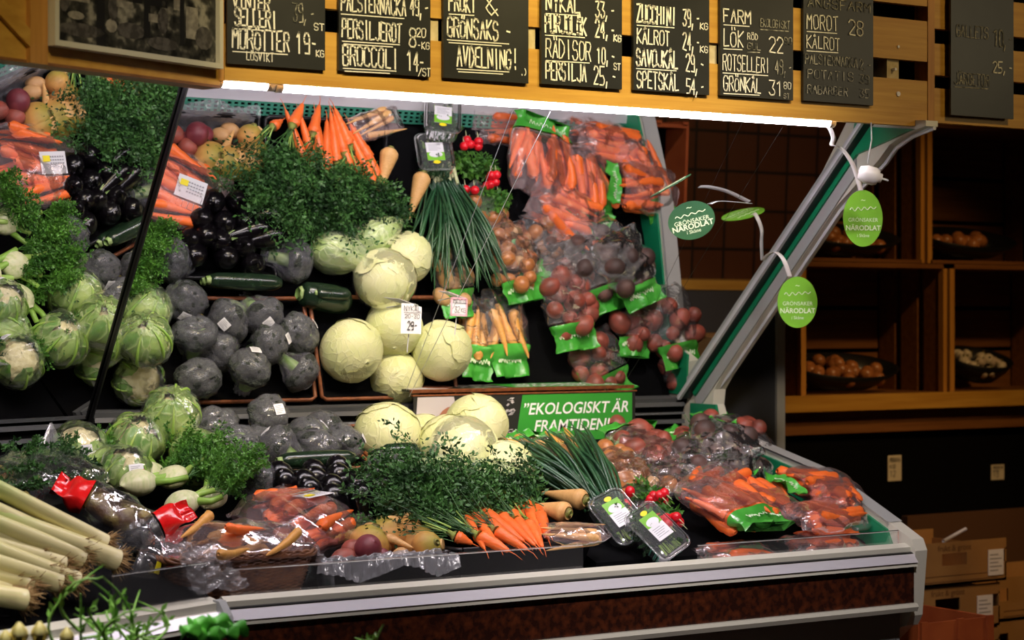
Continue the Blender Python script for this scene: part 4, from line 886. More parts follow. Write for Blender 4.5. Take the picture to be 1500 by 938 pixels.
# ================================================================== courgettes and aubergines
c = pair((468, 690), (350, 411)); place('courgette', c-v3(.105, 0, -.030), 'long black-green courgette lying across in front of the broccoli', (1, .03, 0), 0, (1, 1, 1.0))
place('courgette', vis(440, 430, .07), 'thick dark courgette beside the cabbages with a pale cut end', (1, .15, 0), 1, (1.7, 1.7, .72))
place('courgette', at(563, 661, .10), 'short blackish courgette tip lying in front of the left cabbage', (1, .05, -.02), 1, (.95, .75, .5))
place('courgette', vis(300, 412, .05), 'dark courgette lying under the long one', (1, .02, 0), 1, (1, 1, .9))
GA = 'black aubergines before the broccoli'
AU = [(312, 297), (349, 296), (293, 320), (328, 327), (360, 325), (320, 353), (357, 361), (333, 378), (300, 345), (277, 350), (372, 388), (283, 375)]
for k, (x, y) in enumerate(AU):
    p = vis(x, y, .10); d = (reflect(EYE, NR, OR_)-p).normalized()+v3(.25*math.sin(k*2.1), .2*math.cos(k*1.7), 0); d.normalize()
    place('aubergine', p-d*.125, 'glossy black aubergine heaped between the swedes and the courgette', d, k*.9, .82, GA)
for k, (x, y, s) in enumerate([(516, 702, .8), (500, 707, .8), (538, 716, .8)]):
    place('aubergine', at(x, y, .085)-v3(.05, .0, 0), ['black aubergine lying highest, under the dark courgette', 'black aubergine lying level at the left of the heap front', 'black aubergine lying against the carrot tops'][k], (.9, -.25, .05), 0, s, GA)
# ================================================================== cauliflowers
GK = 'wrapped cauliflowers'
CF = [('cau2', pair((250, 607), (215, 497)), (-.25, -.72, .6), 1.0, 'leafy wrapped cauliflower with yellow-green stripes, topmost near the mirror corner'),
 ('cau0', vis(90, 498, .10, True), (.1, -.5, .8), 1.0, 'wrapped cauliflower with broad dark leaves below the topmost one'),
 ('cau3', at(115, 656, .09), (-.1, -.55, .8), .95, 'pale wrapped cauliflower at the left end of the row beside the clear cone'),
 ('cau0', at(292, 670, .085), (.3, -.7, .5), 1.0, 'wrapped cauliflower above the fennel fronds with pale upright ribs'),
 ('cau1', at(183, 690, .085), (.0, -.6, .8), .88, 'wrapped cauliflower with a white label and pink mark'),
 ('cau3', vis(203, 557, .05), (.1, .2, .9), .95, 'cream wrapped cauliflower lowest by the mirror joint'),
 ('cau1', vis(10, 490, .05, True), (.3, .4, .8), .95, 'wrapped cauliflower behind the herb bag under the angled mirror'),
 ('cau2', vis(210, 452, .07), (-.1, .5, .7), .95, 'leafy wrapped cauliflower between the striped one and the broccoli')]
for k, (kd, p, d, s, lb) in enumerate(CF): place(kd, p, lb, d, 0 if kd in ('cau1', 'cau3') else k*1.1, s, GK)
# ================================================================== carrot bunches
def bunch(label, pairs_, green_dirs, nfr, seed, h0=.078, h1=.066, Lr=(.16, .30), goff=(0, 0, 0), leaf=.008):
    pts = [(at(a, b, h0), at(c, d, h1)) for a, b, c, d in pairs_]
    ctr = sum((p for p, q in pts), Vector())/len(pts)
    t = thing('carrot_bunch', label, 'carrots', ctr, 'carrot bunches with their tops')
    for k, (p, q) in enumerate(pts):
        d = q-p; L = d.length; M = carrotM(1, .5, k+seed, 0); V = M.v[0]; R = .0165+.0014*(k % 3)
        M.v[0] = V*np.array([R/.5, R/.5, L*1.06]); A = Matrix.Translation(p-d*.03) @ d.to_track_quat('Z', 'Y').to_matrix().to_4x4()
        o = build('carrot', Msh().merge(M, A), 'carrot', t, True)
        dn = d.normalized(); S_ = Msh().tube([p-dn*.004, p-dn*.012, p-dn*.024+v3(0, 0, .003)], [R*.8, R*.45, R*.35], 8); build('crown', S_, 'rootneck', o, True)
        T = Msh(); e = q+dn*.006
        T.tube([e-dn*.012, e+dn*.012, e+dn*.028+v3(.004*math.sin(k*3), 0, -.006)], [.0022, .001, .0005], 5); build('root_tip', T, 'carrot', o, True)
    r = np.random.default_rng(seed); P0, D, Ls = [], [], []
    for i in range(nfr):
        p, q = pts[i % len(pts)]; b, s = green_dirs[i % len(green_dirs)]
        P0.append(np.array(p-(q-p).normalized()*.02)+np.array(goff)*r.random()+r.normal(size=3)*.006); dd = np.array(b)+r.normal(size=3)*s; D.append(dd); Ls.append(r.uniform(*Lr))
    build('leafy_tops', fronds(Msh(), P0, D, Ls, seed, leaf*1.38, .12, 8, 3, keep=lambda e: not (e[1] < 4.47 and e[0] < 2.60) and e[1] < 4.66), 'frond', t)
    St = Msh()
    for p0_, dd in list(zip(P0, D))[:26]:
        dd = dd/np.linalg.norm(dd); St.tube([p0_, p0_+dd*.03, p0_+dd*.07+np.array((0, 0, -.002))], [.0026, .002, .0014], 5)
    build('stalks', St, 'stalkgreen', t, True)
    return t
bunch('bunch of orange carrots with long dark feathery tops, nearest the swedes', [(682, 759, 710, 805), (694, 756, 729, 800), (708, 751, 768, 794), (735, 757, 784, 800), (728, 779, 773, 806), (703, 786, 746, 808), (668, 786, 692, 797), (718, 766, 756, 800)],
      [((-.75, .75, .50), .22), ((-.5, .9, .45), .22), ((-.85, .62, .45), .2), ((-.15, 1, .40), .2)], 270, 3, Lr=(.14, .34))
bunch('bunch of orange carrots with feathery tops, nearest the two parsnips', [(751, 752, 779, 793), (759, 744, 767, 778), (770, 740, 792, 785), (785, 744, 806, 784), (774, 768, 795, 802), (790, 756, 803, 790), (757, 763, 786, 797)],
      [((-.1, 1, .35), .25), ((.25, .9, .35), .25), ((-.5, .8, .35), .2)], 175, 7, Lr=(.12, .26))
# parsnips at the right end of that tray
for k, (a, b, c, d, lb) in enumerate([(858, 733, 800, 752, 'fat parsnip with brown crown, nearer the spring onions'), (833, 752, 785, 752, 'fat parsnip lying below its twin, crown facing out')]):
    p = at(a, b, .095); place('parsnip%d' % k, p, lb, (-.06+.01*k, .16, .015), 0, (1.0, 1.0, .85), 'two loose parsnips')
kind('slimparsnip2', 'parsnip', 'parsnip', KIND['slimparsnip0'][2])
bag('parsnip_bag', 'small clear bag of pinkish parsnips at the right end of the carrot tray', 'bag', at(842, 782, .075), (1, -.30, -.02), (0, -.5, 1), .17, .09, .05, 'slimparsnip', 5, (), 'bagfilm', 4, None, 'slim parsnip inside the small clear bag beside the spring onions', 'parsnips in the small bag', (.0, .0), True, False, .72)
# ================================================================== swedes and roots in the lined tray
GS = 'swedes in the lined tray'
SW = [(0, 541, 797, .028, (.3, -.2, .95), 'swede with a pale cut face, front left of the lined tray'), (1, 566, 786, .038, (-.2, .2, .9), 'swede behind the one with the cut face'),
      (2, 592, 782, .038, (-.2, .5, .85), 'swede at the back, its brown crown turned to the mirror'), (1, 614, 799, .024, (.4, .1, .9), 'swede at the front right of the lined tray')]
for k, x, y, h, d, lb in SW: place('swede%d' % k, at(x, y, h), lb, d, 0 if k == 0 else 2.5, 1.1, GS)
for k, (kd, x, y, h, lb, s) in enumerate([('beetroot0', 556, 819, .022, 'dark red beetroot at the tray front between the swedes', .85), ('redpotato1', 515, 806, .03, 'pinkish root at the left end of the lined tray', .85), ('redpotato2', 503, 822, .022, 'pink root lowest at the left corner of the lined tray', .9), ('potato0', 585, 818, .02, 'tan root at the tray front under the right swede', .95), ('potato1', 607, 824, .015, 'tan root at the right front corner of the lined tray', .95), ('beetroot1', 527, 820, .015, 'red root under the cut swede', .8)]):
    place(kd, at(x, y, h), lb, (.6, .2, .5), k, s)
place('beetroot2', vis(289, 196, .05), 'purple red root behind the cut swede near the basket', (.1, -.8, .5), 0, 1.1)
p, q = vis(316, 246, .055), vis(343, 190, .05); place('parsnip0', p, 'parsnip lying tip forward between the cut swede and the back swedes', q-p, 0, (.75, .75, (q-p).length/.17))
place('swede2', vis(366, 200, .045), 'knobbly tan swede lying between the parsnip and the right swedes', (.2, -.9, .3), 1, (.8, .9, .85))
# milky liner: a crumpled sheet hanging over the tray's rim
def sheet(pts, nu, nv, crk, seed, csc=60):
    """bicubic-ish sheet through a rows x cols net of points"""
    Pn = np.array([[tuple(p) for p in row] for row in pts]); r, c_ = Pn.shape[:2]
    def rs(A, m, ax):
        x = np.linspace(0, A.shape[ax]-1, m); A = np.moveaxis(A, ax, 0); i = np.clip(x.astype(int), 0, A.shape[0]-2); f = (x-i); f = f*f*(3-2*f)*.5+f*.5
        return np.moveaxis(A[i]*(1-f)[:, None, None]+A[i+1]*f[:, None, None], 0, ax)
    G = rs(rs(Pn, nu, 0), nv, 1); f = G.reshape(-1, 3); d = crk*crease(f, csc, seed)+crk*nz(f, csc*.5, seed+2)
    f = f+np.stack([d*.3, -d*.8, d*.6], 1); return Msh().grid(f.reshape(nu, nv, 3))
ln = thing('tray_liner', 'crumpled milky plastic liner draped over the front of the swede tray', 'plastic liner', (2.36, 4.3, .93))
rw = []
for q, (dy, z) in enumerate([(.16, .885), (.10, .878), (.035, .885), (.012, .935), (-.006, .945), (-.014, .925), (-.018, .912), (-.022, .900)]):
    rw.append([v3(2.165+.38*i/7, 4.283+dy-(.012*abs(math.sin(i*2.1+q*.4)) if q > 4 else 0), z+(.014*math.sin(i*1.7+1) if q > 4 else .006*math.sin(i*2.3))) for i in range(8)])
build('front_sheet', sheet(rw, 54, 110, .011, 3, 46), 'milky', ln, True)
rw = [[v3(x, y_, z_) for y_ in np.linspace(4.24, 4.57, 6)] for x, z_ in ((2.20, .88), (2.19, .93), (2.168, .955), (2.158, .93))]; build('side_sheet', sheet(rw, 16, 44, .005, 5), 'milky', ln, True)
rw = [[v3(x, y_, z_) for x in np.linspace(2.18, 2.53, 7)] for y_, z_ in ((4.53, .88), (4.545, .94), (4.56, .985), (4.575, .95))]; build('back_sheet', sheet(rw, 16, 50, .006, 6), 'milky', ln, True)
# ================================================================== bags in the basket
t = bag('carrot_bag', 'big clear bag of carrots heaped at the right of the wicker basket', 'bag', pair((428, 766), (272, 272)), (.85, .30, .08), (-.1, -.45, .9), .27, .25, .12, 'carrot', 18, (), 'bagfilm', 11, None, 'carrot inside the big clear bag in the wicker basket', 'carrots bagged in the basket', (.01, .05), True, False, 1.0, .009)
st_ = at(443, 741, .20); M = Msh(); u_ = v3(.85, .5, 0).normalized(); v_ = v3(-.2, .3, .9).normalized(); nn = u_.cross(v_)
stp = t; 
def sticker(name, c, u, v, w_, h_, mat, parent, lift=.002):
    n_ = Vector(u).cross(Vector(v)).normalized()*lift; u, v = Vector(u).normalized()*w_/2, Vector(v).normalized()*h_/2
    M = Msh(); a = [Vector(c)+n_+q for q in (-u-v, u-v, u+v, -u+v)]; M.add([tuple(p) for p in a]+[tuple(p-n_*.5) for p in a], [(0, 1, 2, 3), (7, 6, 5, 4)]+[(i, 4+i, 4+(i+1) % 4, (i+1) % 4) for i in range(4)]); return build(name, M, mat, parent)
lc = v3(2.275, 4.500, 1.068); lu, lv = v3(.9, .30, .08), v3(-.25, .85, .02)
pl_ = sticker('paper_label', lc, lu, lv, .085, .060, 'white', t); sticker('yellow_sticker', v3(2.256, 4.482, 1.067), lu, lv, .022, .016, 'yellow', pl_, .004)
OP = P('orange_print', (.85, .16, .03), .4); sticker('printed_strip', lc+lv*.052+v3(0, 0, .003), lu, lv, .105, .020, 'white', pl_)
for k in range(6): sticker('orange_dot', lc+lv*.052+v3(0, 0, .003)+lu.normalized()*(-.042+.017*k), lu, lv, .0145, .018, OP, pl_, .006)
M = Msh()
for k in range(4): 
    for q in range(6): c_ = lc+lu*(-.01+.0085*q)+lv*(-.018+.010*k)+v3(0, 0, .0036); M.add([tuple(c_+lu*a+lv*b) for a, b in ((-.0030, -.0022), (.0030, -.0022), (.0030, .0022), (-.0030, .0022))], [(0, 1, 2, 3)])
build('label_print', M, 'greyink', pl_)
bag('carrot_bag', 'open crumpled bag of mixed yellow and orange carrots at the front of the basket', 'bag', at(345, 798, .085), (.95, .05, .02), (0, -.4, .9), .30, .19, .085, 'yellowroot', 7, (), 'bagfilm', 12, None, 'yellow carrot in the crumpled bag at the front of the basket', 'yellow carrots in the basket', (.05, .01), True, False, .85, .010, .5)
for k, (x0_, y0_, x1_, y1_, kd, lb) in enumerate([(310, 752, 262, 790, 'yellowroot1', 'yellow carrot poking up out of the bag at the left of the basket'), (330, 772, 398, 779, 'carrot2', 'orange carrot laid over the front bag in the basket'), (440, 776, 402, 806, 'yellowroot2', 'yellow carrot slanting at the right of the front bag'), (320, 812, 372, 806, 'yellowroot0', 'short yellow carrot lying low at the basket front')]):
    p, q = at(x0_, y0_, .14), at(x1_, y1_, .11); place(kd, p, lb, q-p, 0, .75 if k != 1 else .7)
cr = thing('film_overhang', 'crumpled loose end of clear film hanging over the front left of the basket', 'plastic film', (1.9, 4.2, .95))
rw = [[v3(1.80+.12*i/5+.008*q, 4.235-.016*q-.006*math.sin(i*2+q), 1.0-.024*q+.008*math.sin(i*1.9+q)) for i in range(6)] for q in range(5)]
build('film', sheet(rw, 40, 50, .010, 8, 70), 'milky', cr, True)
# ================================================================== leeks on the angled section
GLK = 'loose leeks with their roots'
LK = [(153, 796, 0, 718), (108, 803, -30, 738), (171, 821, 20, 765), (47, 810, -60, 760), (119, 818, 0, 770), (90, 829, -40, 790), (16, 822, -80, 790), (56, 834, -60, 800), (85, 853, -40, 815), (112, 851, -20, 800), (43, 856, -80, 830), (29, 848, -90, 815), (10, 861, -90, 845), (35, 879, -80, 860), (72, 842, -50, 812)]
for k, (a, b, c, d) in enumerate(LK):
    h = .125-.075*min(1, max(0, (b-796)/70)); p = atL(a, b, h); dd = UL*.80-DL*.40+v3(0, 0, .10+.02*math.sin(k*2.3)); 
    q = EYE+ray(c, d)*((p+dd*.42-EYE).length)
    dd = (q-p).normalized()
    place('leek%d' % (k % 3), p, 'loose white leek in the heap, root end towards the rail' if k > 2 else ['leek on top of the heap with the cleanest round root end', 'second leek from the top, lying beside the topmost', 'leek with bushy roots reaching furthest toward the basket'][k], dd, k*1.3, .95, GLK)
# ================================================================== fennel
def fennel(label, c, d, seed, s=1.0, nst=4):
    d = Vector(d).normalized(); q = d.to_track_quat('Z', 'Y').to_matrix().to_4x4(); A = Matrix.Translation(c) @ q @ Matrix.Scale(s, 4)
    t = thing('fennel_bulb', label, 'fennel', c, 'fennel bulbs')
    z = np.linspace(0, .085, 12); tt = z/.085; M = lathe(np.stack([.001+.040*np.sin(np.clip(tt*1.0+.005, 0, 1)*PI*.82)**.8, z], 1), 24, .05, 30, seed); V = M.v[0]; V[:, 1] *= .72; a = np.arctan2(V[:, 1], V[:, 0]); V[:, :2] *= (1+.05*np.abs(np.sin(a*3)))[:, None]
    build('bulb', Msh().merge(M, A), 'fennel', t, True); r = np.random.default_rng(seed); P0, D = [], []
    for k in range(nst):
        b = np.array(((k-(nst-1)/2)*.016, 0, .07)); e = b+np.array(((k-(nst-1)/2)*.018, r.uniform(-.012, .012), r.uniform(.05, .085)))
        M = Msh().tube([b, (b+e)/2+r.normal(size=3)*.003, e], [.011, .008, .007], 8); build('stalk', Msh().merge(M, A), 'stalkgreen', t, True)
        for j in range(9):
            P0.append(np.array(A @ Vector(e))); v = Vector((r.normal()*.6, r.normal()*.6, 1)); D.append(np.array(q.to_3x3() @ v)*.7+np.array((.15, 0, .45)))
    build('fronds', fronds(Msh(), P0, D, r.uniform(.06, .12, len(P0)), seed, .0075, .1, 6, 4, .001), 'dill', t)
fennel('fennel bulb lying with ribs showing under the labelled cauliflower', at(176, 712, .09), (.9, .25, .08), 1, 1.05)
fennel('fennel bulb lying lower between the red sleeves and the basket', at(240, 748, .09), (.9, .10, .25), 2, 1.0)
fennel('fennel bulb behind with its stalks cut upright above the basket', at(240, 712, .085), (.75, .55, .4), 4, .9)
fennel('fennel bulb against the carrot bag with spread fronds', at(300, 745, .07), (.6, .5, .5), 5, .9)
fennel('fennel bulb under the angled mirror behind the herb bag', vis(15, 412, .07, True), (-.1, .9, .3), 6, 1.0)
# ================================================================== herbs in clear film at the left
hb = thing('herb_bag', 'clear bag of dark green dill beside the leeks', 'herbs', atL(60, 700, .06))
r = np.random.default_rng(5); P0 = [np.array(atL(60+r.uniform(-60, 40), 700+r.uniform(-28, 22), .07+r.uniform(-.02, .03))) for k in range(110)]
build('dill', fronds(Msh(), P0, [(r.normal()*.9, r.normal()*.6, .35) for k in P0], r.uniform(.05, .10, 110), 5, .0085, .3, 7, 4, .001), 'frond', hb)
c = atL(55, 698, .08); G, u = pillow(.30, .20, .11, 31, crk=.008); A = Matrix.Translation(c) @ frame_q((.95, .35, .1), (0, -.4, 1)).to_matrix().to_4x4()
build('bag', Msh().merge(part_grid(G, u, -1, 1, True, True), A), 'clearbag', hb, True)
k = atL(75, 640, .10); M = Msh(); M.grid(np.array([[tuple(k+UL*(.09*(1-t)*(s-.5)*1.5)+v3(0, -.03*math.sin(s*PI)*(1-t), -.07+.11*t)) for s in np.linspace(0, 1, 12)] for t in np.linspace(0, .95, 8)])); build('cone_end', M, 'milky', hb, True)
pp = thing('paper_sleeve', 'olive brown paper sleeve lying between the herb bag and the leeks', 'paper sleeve', atL(22, 712, .06))
a, b, c, d = atL(-30, 672, .085), atL(8, 683, .09), atL(44, 724, .08), atL(-30, 730, .07)
M = Msh(); rw = [[a.lerp(b, q) for q in (0, .33, .66, 1)], [a.lerp(d, .5).lerp(b.lerp(c, .5), q)+v3(0, 0, .012*math.sin(q*PI)) for q in (0, .33, .66, 1)], [d.lerp(c, q) for q in (0, .33, .66, 1)]]
build('sleeve', sheet(rw, 20, 24, .002, 4), 'papersleeve', pp, True)
# red printed salad sleeves
def sleeve(label, c, axis, up, L, W, T, red, fill, seed, ink=True):
    t = thing('salad_bag', label, 'salad bag', c); G, u = pillow(L, W, T, seed, crk=.010, tail=(.03, .03)); A = Matrix.Translation(c) @ frame_q(axis, up).to_matrix().to_4x4(); lo, hi = -1, 1
    for a, b in red:
        M = part_grid(G*np.array([1.01, 1.05, 1]), u, a, b, a <= -.99, b >= .99); build('red_print', Msh().merge(M, A), 'redsleeve', t, True)
        if a <= -.99: lo = b
        if b >= .99: hi = a
    build('film', Msh().merge(part_grid(G, u, lo, hi, True, True), A), 'clearbag', t, True)
    M = ball(W*.40, T*.36, L*.40, 26, 34, .16, 42, seed); build('leaves', Msh().merge(M, A), fill, t, True); return t
M_['brownleaf'] = P('brown_red_leaves', (.10, .045, .015), .35, .5, noise=(26, (.26, .20, .04), .42, .65), bump=(30, .8, .01))
M_['darkleaf'] = P('black_leaves', (.012, .010, .010), .3, .5, noise=(30, (.05, .04, .02), .5, .8))
sleeve('red and clear bag of brown-red salad leaves beside the leeks', at(172, 752, .12), (-.75, .35, .42), (.3, -.6, .8), .25, .12, .09, ((.46, 1),), 'brownleaf', 41)
sleeve('bag with a red end and blackish leaves leaning on the basket', at(222, 776, .10), (.55, -.05, .25), (-.2, -.8, .5), .15, .075, .06, ((.15, 1),), 'darkleaf', 42)
dk = sleeve('small dark clear-wrapped packet with a yellow sticker at the rail', at(219, 836, .05), (.3, .2, .9), (.2, -.95, .3), .10, .09, .04, (), 'darkleaf', 43)
sticker('yellow_sticker', Vector(dk.location)+v3(.008, -.026, .008), (1, .3, -.45), (.3, 0, .9), .014, .026, 'yellow', dk)
# ================================================================== spring onions
def spring(label, base, tips, seed, n=34):
    t = thing('spring_onion_bunch', label, 'spring onions', base, 'spring onion bunches'); r = np.random.default_rng(seed); b0 = np.array(base)
    for k in range(n):
        tp = np.array(tips[k % len(tips)])+r.normal(size=3)*np.array((.018, .02, .014)); b = b0+r.normal(size=3)*np.array((.014, .008, .008)); q = np.linspace(0, 1, 9)[:, None]
        up = r.uniform(.0, .035); pts = b*(1-q)+tp*q+np.array((0, 0, up))*np.sin(q*PI)+r.normal(size=3)*.010*np.sin(q*PI)
        rad = r.uniform(.003, .0052); build('leaf', Msh().tube(pts, rad*np.concatenate([np.linspace(.9, 1.15, 6), [.9, .55, .12]]), 6), 'chive', t, True)
    for k in range(7):
        b = b0+r.normal(size=3)*.012; d = (b0-np.array(tips[0])); d /= np.linalg.norm(d); build('bulb', Msh().tube([b, b+d*.03, b+d*.05, b+d*.06], [.005, .0055, .0075, .002], 8), 'fennel', t, True)
tl = [atY(x, y, Y) for x, y, Y in ((752, 645, 4.72), (768, 640, 4.74), (785, 640, 4.75), (742, 664, 4.66), (800, 648, 4.74), (770, 668, 4.66))]
spring('fuller bunch of dark spring onions fanning left before the banner', vis(640, 268, .06), tl, 3, 44)
tl = [atY(x, y, Y) for x, y, Y in ((815, 632, 4.74), (836, 624, 4.75), (852, 636, 4.74), (868, 655, 4.70), (826, 645, 4.70))]
spring('bunch of dark spring onions standing nearer the red roots', vis(662, 268, .055), tl, 5, 40)
# ================================================================== radishes
def radishes(label, c, n, seed, sx=.03):
    t = thing('radish_bunch', label, 'radishes', c, 'radish bunches'); r = np.random.default_rng(seed)
    for k in range(n):
        p = Vector(c)+v3(r.normal()*sx, r.normal()*sx*.6, r.normal()*.016); M = ball(.0135, .0135, .0145, 12, 16, .02, 40, k); A = Matrix.Translation(p); o = build('radish', Msh().merge(M, A), 'radish', t, True)
        build('root_tail', Msh().tube([p+v3(0, -.012, -.004), p+v3(.002, -.022, -.010), p+v3(.004, -.03, -.016)], [.002, .001, .0004], 5), 'fennel', o, True)
    P0 = [np.array(c)+np.array((r.normal()*.02, .03, .0)) for k in range(16)]
    build('leaves', fronds(Msh(), P0, [(r.normal()*.8, .8+r.normal()*.3, .3) for k in P0], r.uniform(.05, .09, 16), seed, .016, .4, 4, 2, .0016), 'dill', t)
radishes('radish bunch right behind the herb tubs', vis(695, 207, .075), 6, 1)
radishes('radish bunch nearer the carrot bags', vis(722, 264, .085), 8, 2)
radishes('radish bunch lowest between herb tubs and spring onions', vis(690, 282, .06), 4, 3)
# ================================================================== herb tubs
def tub(label, c, a, n, seed, lab=True):
    n = Vector(n).normalized(); a = Vector(a); a = (a-n*a.dot(n)).normalized(); b = n.cross(a)   # a: long way down the lid, n: out of the lid
    Rm = Matrix((b, -a, n)).transposed().to_4x4(); A = Matrix.Translation(c) @ Rm
    t = thing('herb_tub', label, 'herb tub', c, 'clear tubs of herbs'); w_, l_, d_ = .105, .155, .045
    def rr(w, l, r_, z, n_=6): 
        P_ = []
        for cx, cy, a0 in ((w/2-r_, l/2-r_, 0), (-w/2+r_, l/2-r_, 90), (-w/2+r_, -l/2+r_, 180), (w/2-r_, -l/2+r_, 270)): P_ += [(cx+r_*math.cos(math.radians(a0+q*90/n_)), cy+r_*math.sin(math.radians(a0+q*90/n_)), z) for q in range(n_+1)]
        return np.array(P_)
    k = 120
    def dense(P_):
        P2 = np.vstack([P_, P_[:1]]); L = np.r_[0, np.cumsum(np.linalg.norm(np.diff(P2, axis=0), axis=1))]; s = np.linspace(0, L[-1], k, endpoint=False); return np.stack([np.interp(s, L, P2[:, i]) for i in range(3)], 1)
    G = [dense(rr(w_*.82, l_*.86, .016, -d_)), dense(rr(w_*.86, l_*.9, .018, -d_*.9)), dense(rr(w_*.94, l_*.96, .02, -.004)), dense(rr(w_*1.0, l_*1.0, .022, 0))]
    rib = 1+.028*np.sign(np.sin(np.arange(k)*2*PI/4+.1)); G[1][:, :2] *= rib[:, None]; G[2][:, :2] *= (1+(rib-1)*.6)[:, None]
    M = Msh().grid(np.array(G), wv=True); M.f.append(tuple(range(k))[::-1]); build('tray', Msh().merge(M, A), 'clam', t)
    R_ = Msh(); pr_ = rr(w_*1.01, l_*1.01, .022, .002); R_.tube(list(pr_)+[pr_[0]], .0032, 6, False); build('rim', Msh().merge(R_, A), 'clam', t, True)
    G = [rr(w_*.98, l_*.98, .022, .003), rr(w_*.90, l_*.92, .02, .009), rr(w_*.84, l_*.88, .02, .010)]; M = Msh().grid(np.array(G), wv=True); M.f.append(tuple(56+j for j in range(28))); build('lid', Msh().merge(M, A), 'clam', t)
    r = np.random.default_rng(seed); P0 = [np.array(A @ Vector((r.uniform(-.036, .036), r.uniform(-.05, .055), r.uniform(-.028, -.008)))) for q in range(60)]
    ax = np.array(A.to_3x3() @ Vector((0, 1, 0))); build('herbs', fronds(Msh(), P0, [ax*.9+r.normal(size=3)*.5 for q in P0], r.uniform(.02, .04, 60), seed, .005, 0, 6, 3, .0008), 'frond', t)
    S_ = Msh()
    for q in range(26): x = r.uniform(-.034, .034); S_.tube([(x, -.062, -.012+r.uniform(-.01, .006)), (x*.9, -.03, -.012)], .0012, 4)
    build('stems', Msh().merge(S_, A), 'stalkgreen', t)
    def dec(nm, x, y, ww, hh, mat, z): 
        M = Msh().box((x-ww/2, y-hh/2, z), (x+ww/2, y+hh/2, z+.0006)); return build(nm, Msh().merge(M, A), mat, t)
    lb = dec('label', 0, .008, .052, .078, 'white', .0102)
    M = Msh().box((-.026, .012, .0109), (.026, .047, .0113)); build('green_print', Msh().merge(M, A), 'lime', lb)
    M = Msh().tube([(0, .022, .0114), (0, .022, .0118)], [.02, .02], 24); V = M.v[0]; V[:, 1] = .022+(V[:, 1]-.022)*.62; build('oval_print', Msh().merge(M, A), 'white', lb)
    M = Msh()
    for q in range(5): M.box((-.019, .002-q*.006, .0109), (.008+.010*((q*5) % 3)/2, .0035-q*.006, .0112))
    build('text_lines', Msh().merge(M, A), 'greyink', lb)
    M = Msh().tube([(.0, .054, .0104), (0, .054, .0108)], [.011, .011], 18); V = M.v[0]; V[:, 1] = .054+(V[:, 1]-.054)*.65; build('yellow_sticker', Msh().merge(M, A), 'yellow', t)
tub('clear ribbed herb tub with a white and green label, the front one at the rail', v3(3.125, 4.255, .957), (.42, -.42, -.80), (-.22, -.74, .62), 1)
tub('clear ribbed tub of fresh herbs tucked behind the front tub', v3(3.085, 4.365, .985), (.30, -.50, -.80), (-.30, -.72, .62), 2)
# ================================================================== bags of carrots at the right end
GB1 = 'bags of carrots at the rail end'
CBG = [('bag of carrots with its green lettered band facing the rail', at(1075, 742, .085), (.22, -.95, -.35), (-.05, .3, 1), .235, .25, .095, 17, ((.50, 1),), 51, .45, (.0, .03)),
 ('bag of carrots lying along the top at the far end, pale carrot ends showing', at(1195, 710, .095), (1, .12, -.06), (0, -.3, 1), .24, .17, .09, 13, ((-1, -.72),), 52, .22, (.03, .01)),
 ('bag of carrots below the far top one, against the green end panel', at(1212, 757, .065), (1, .05, -.02), (0, -.4, 1), .24, .15, .085, 13, (), 53, .15, (.01, .01)),
 ('bag of carrots at the bottom of the far pile behind the rail', atY(1205, 803, 4.29), (1, .0, -.02), (0, -.3, 1), .24, .14, .075, 11, (), 54, .15, (.01, .01)),
 ('bag of carrots squashed lowest under the lettered band', atY(1085, 815, 4.28), (1, .0, -.03), (0, -.3, 1), .24, .13, .06, 8, (), 55, .15, (.01, .01)),
 ('bag of carrots slanting up behind the lettered bag, beside the radishes', at(1050, 708, .075), (.85, .45, .22), (-.1, -.3, 1), .24, .17, .085, 13, ((.75, 1),), 56, .3, (.01, .03)),
 ('bag of carrots under the middle of the heap, green band toward the mirror', vis(850, 270, .06), (.15, 1, .3), (0, -.25, 1), .23, .23, .08, 15, ((.50, 1),), 57, .35, (.0, .03)),
 ('bag of carrots behind the far top one with its green band toward the end panel', vis(945, 262, .08), (.45, .9, .25), (0, -.3, 1), .24, .15, .08, 11, ((.48, 1),), 58, .25, (.0, .03))]
for lb, c, ax, up, L, W, T, n, band, sd, spd, tl in CBG:
    bag('carrot_bag', lb, 'bag of carrots', c, ax, up, L, W, T, 'darkcarrot' if sd in (54, 55) else 'carrot', n, band, 'bagfilm', sd, GB1, 'carrot inside the '+lb.replace('bag', 'bag', 1) if len(lb.split()) < 14 else 'carrot inside the bag '+' '.join(lb.split()[3:14]), 'carrots of one bag %d' % sd, tl, True, True, 1.05, .007, spd)
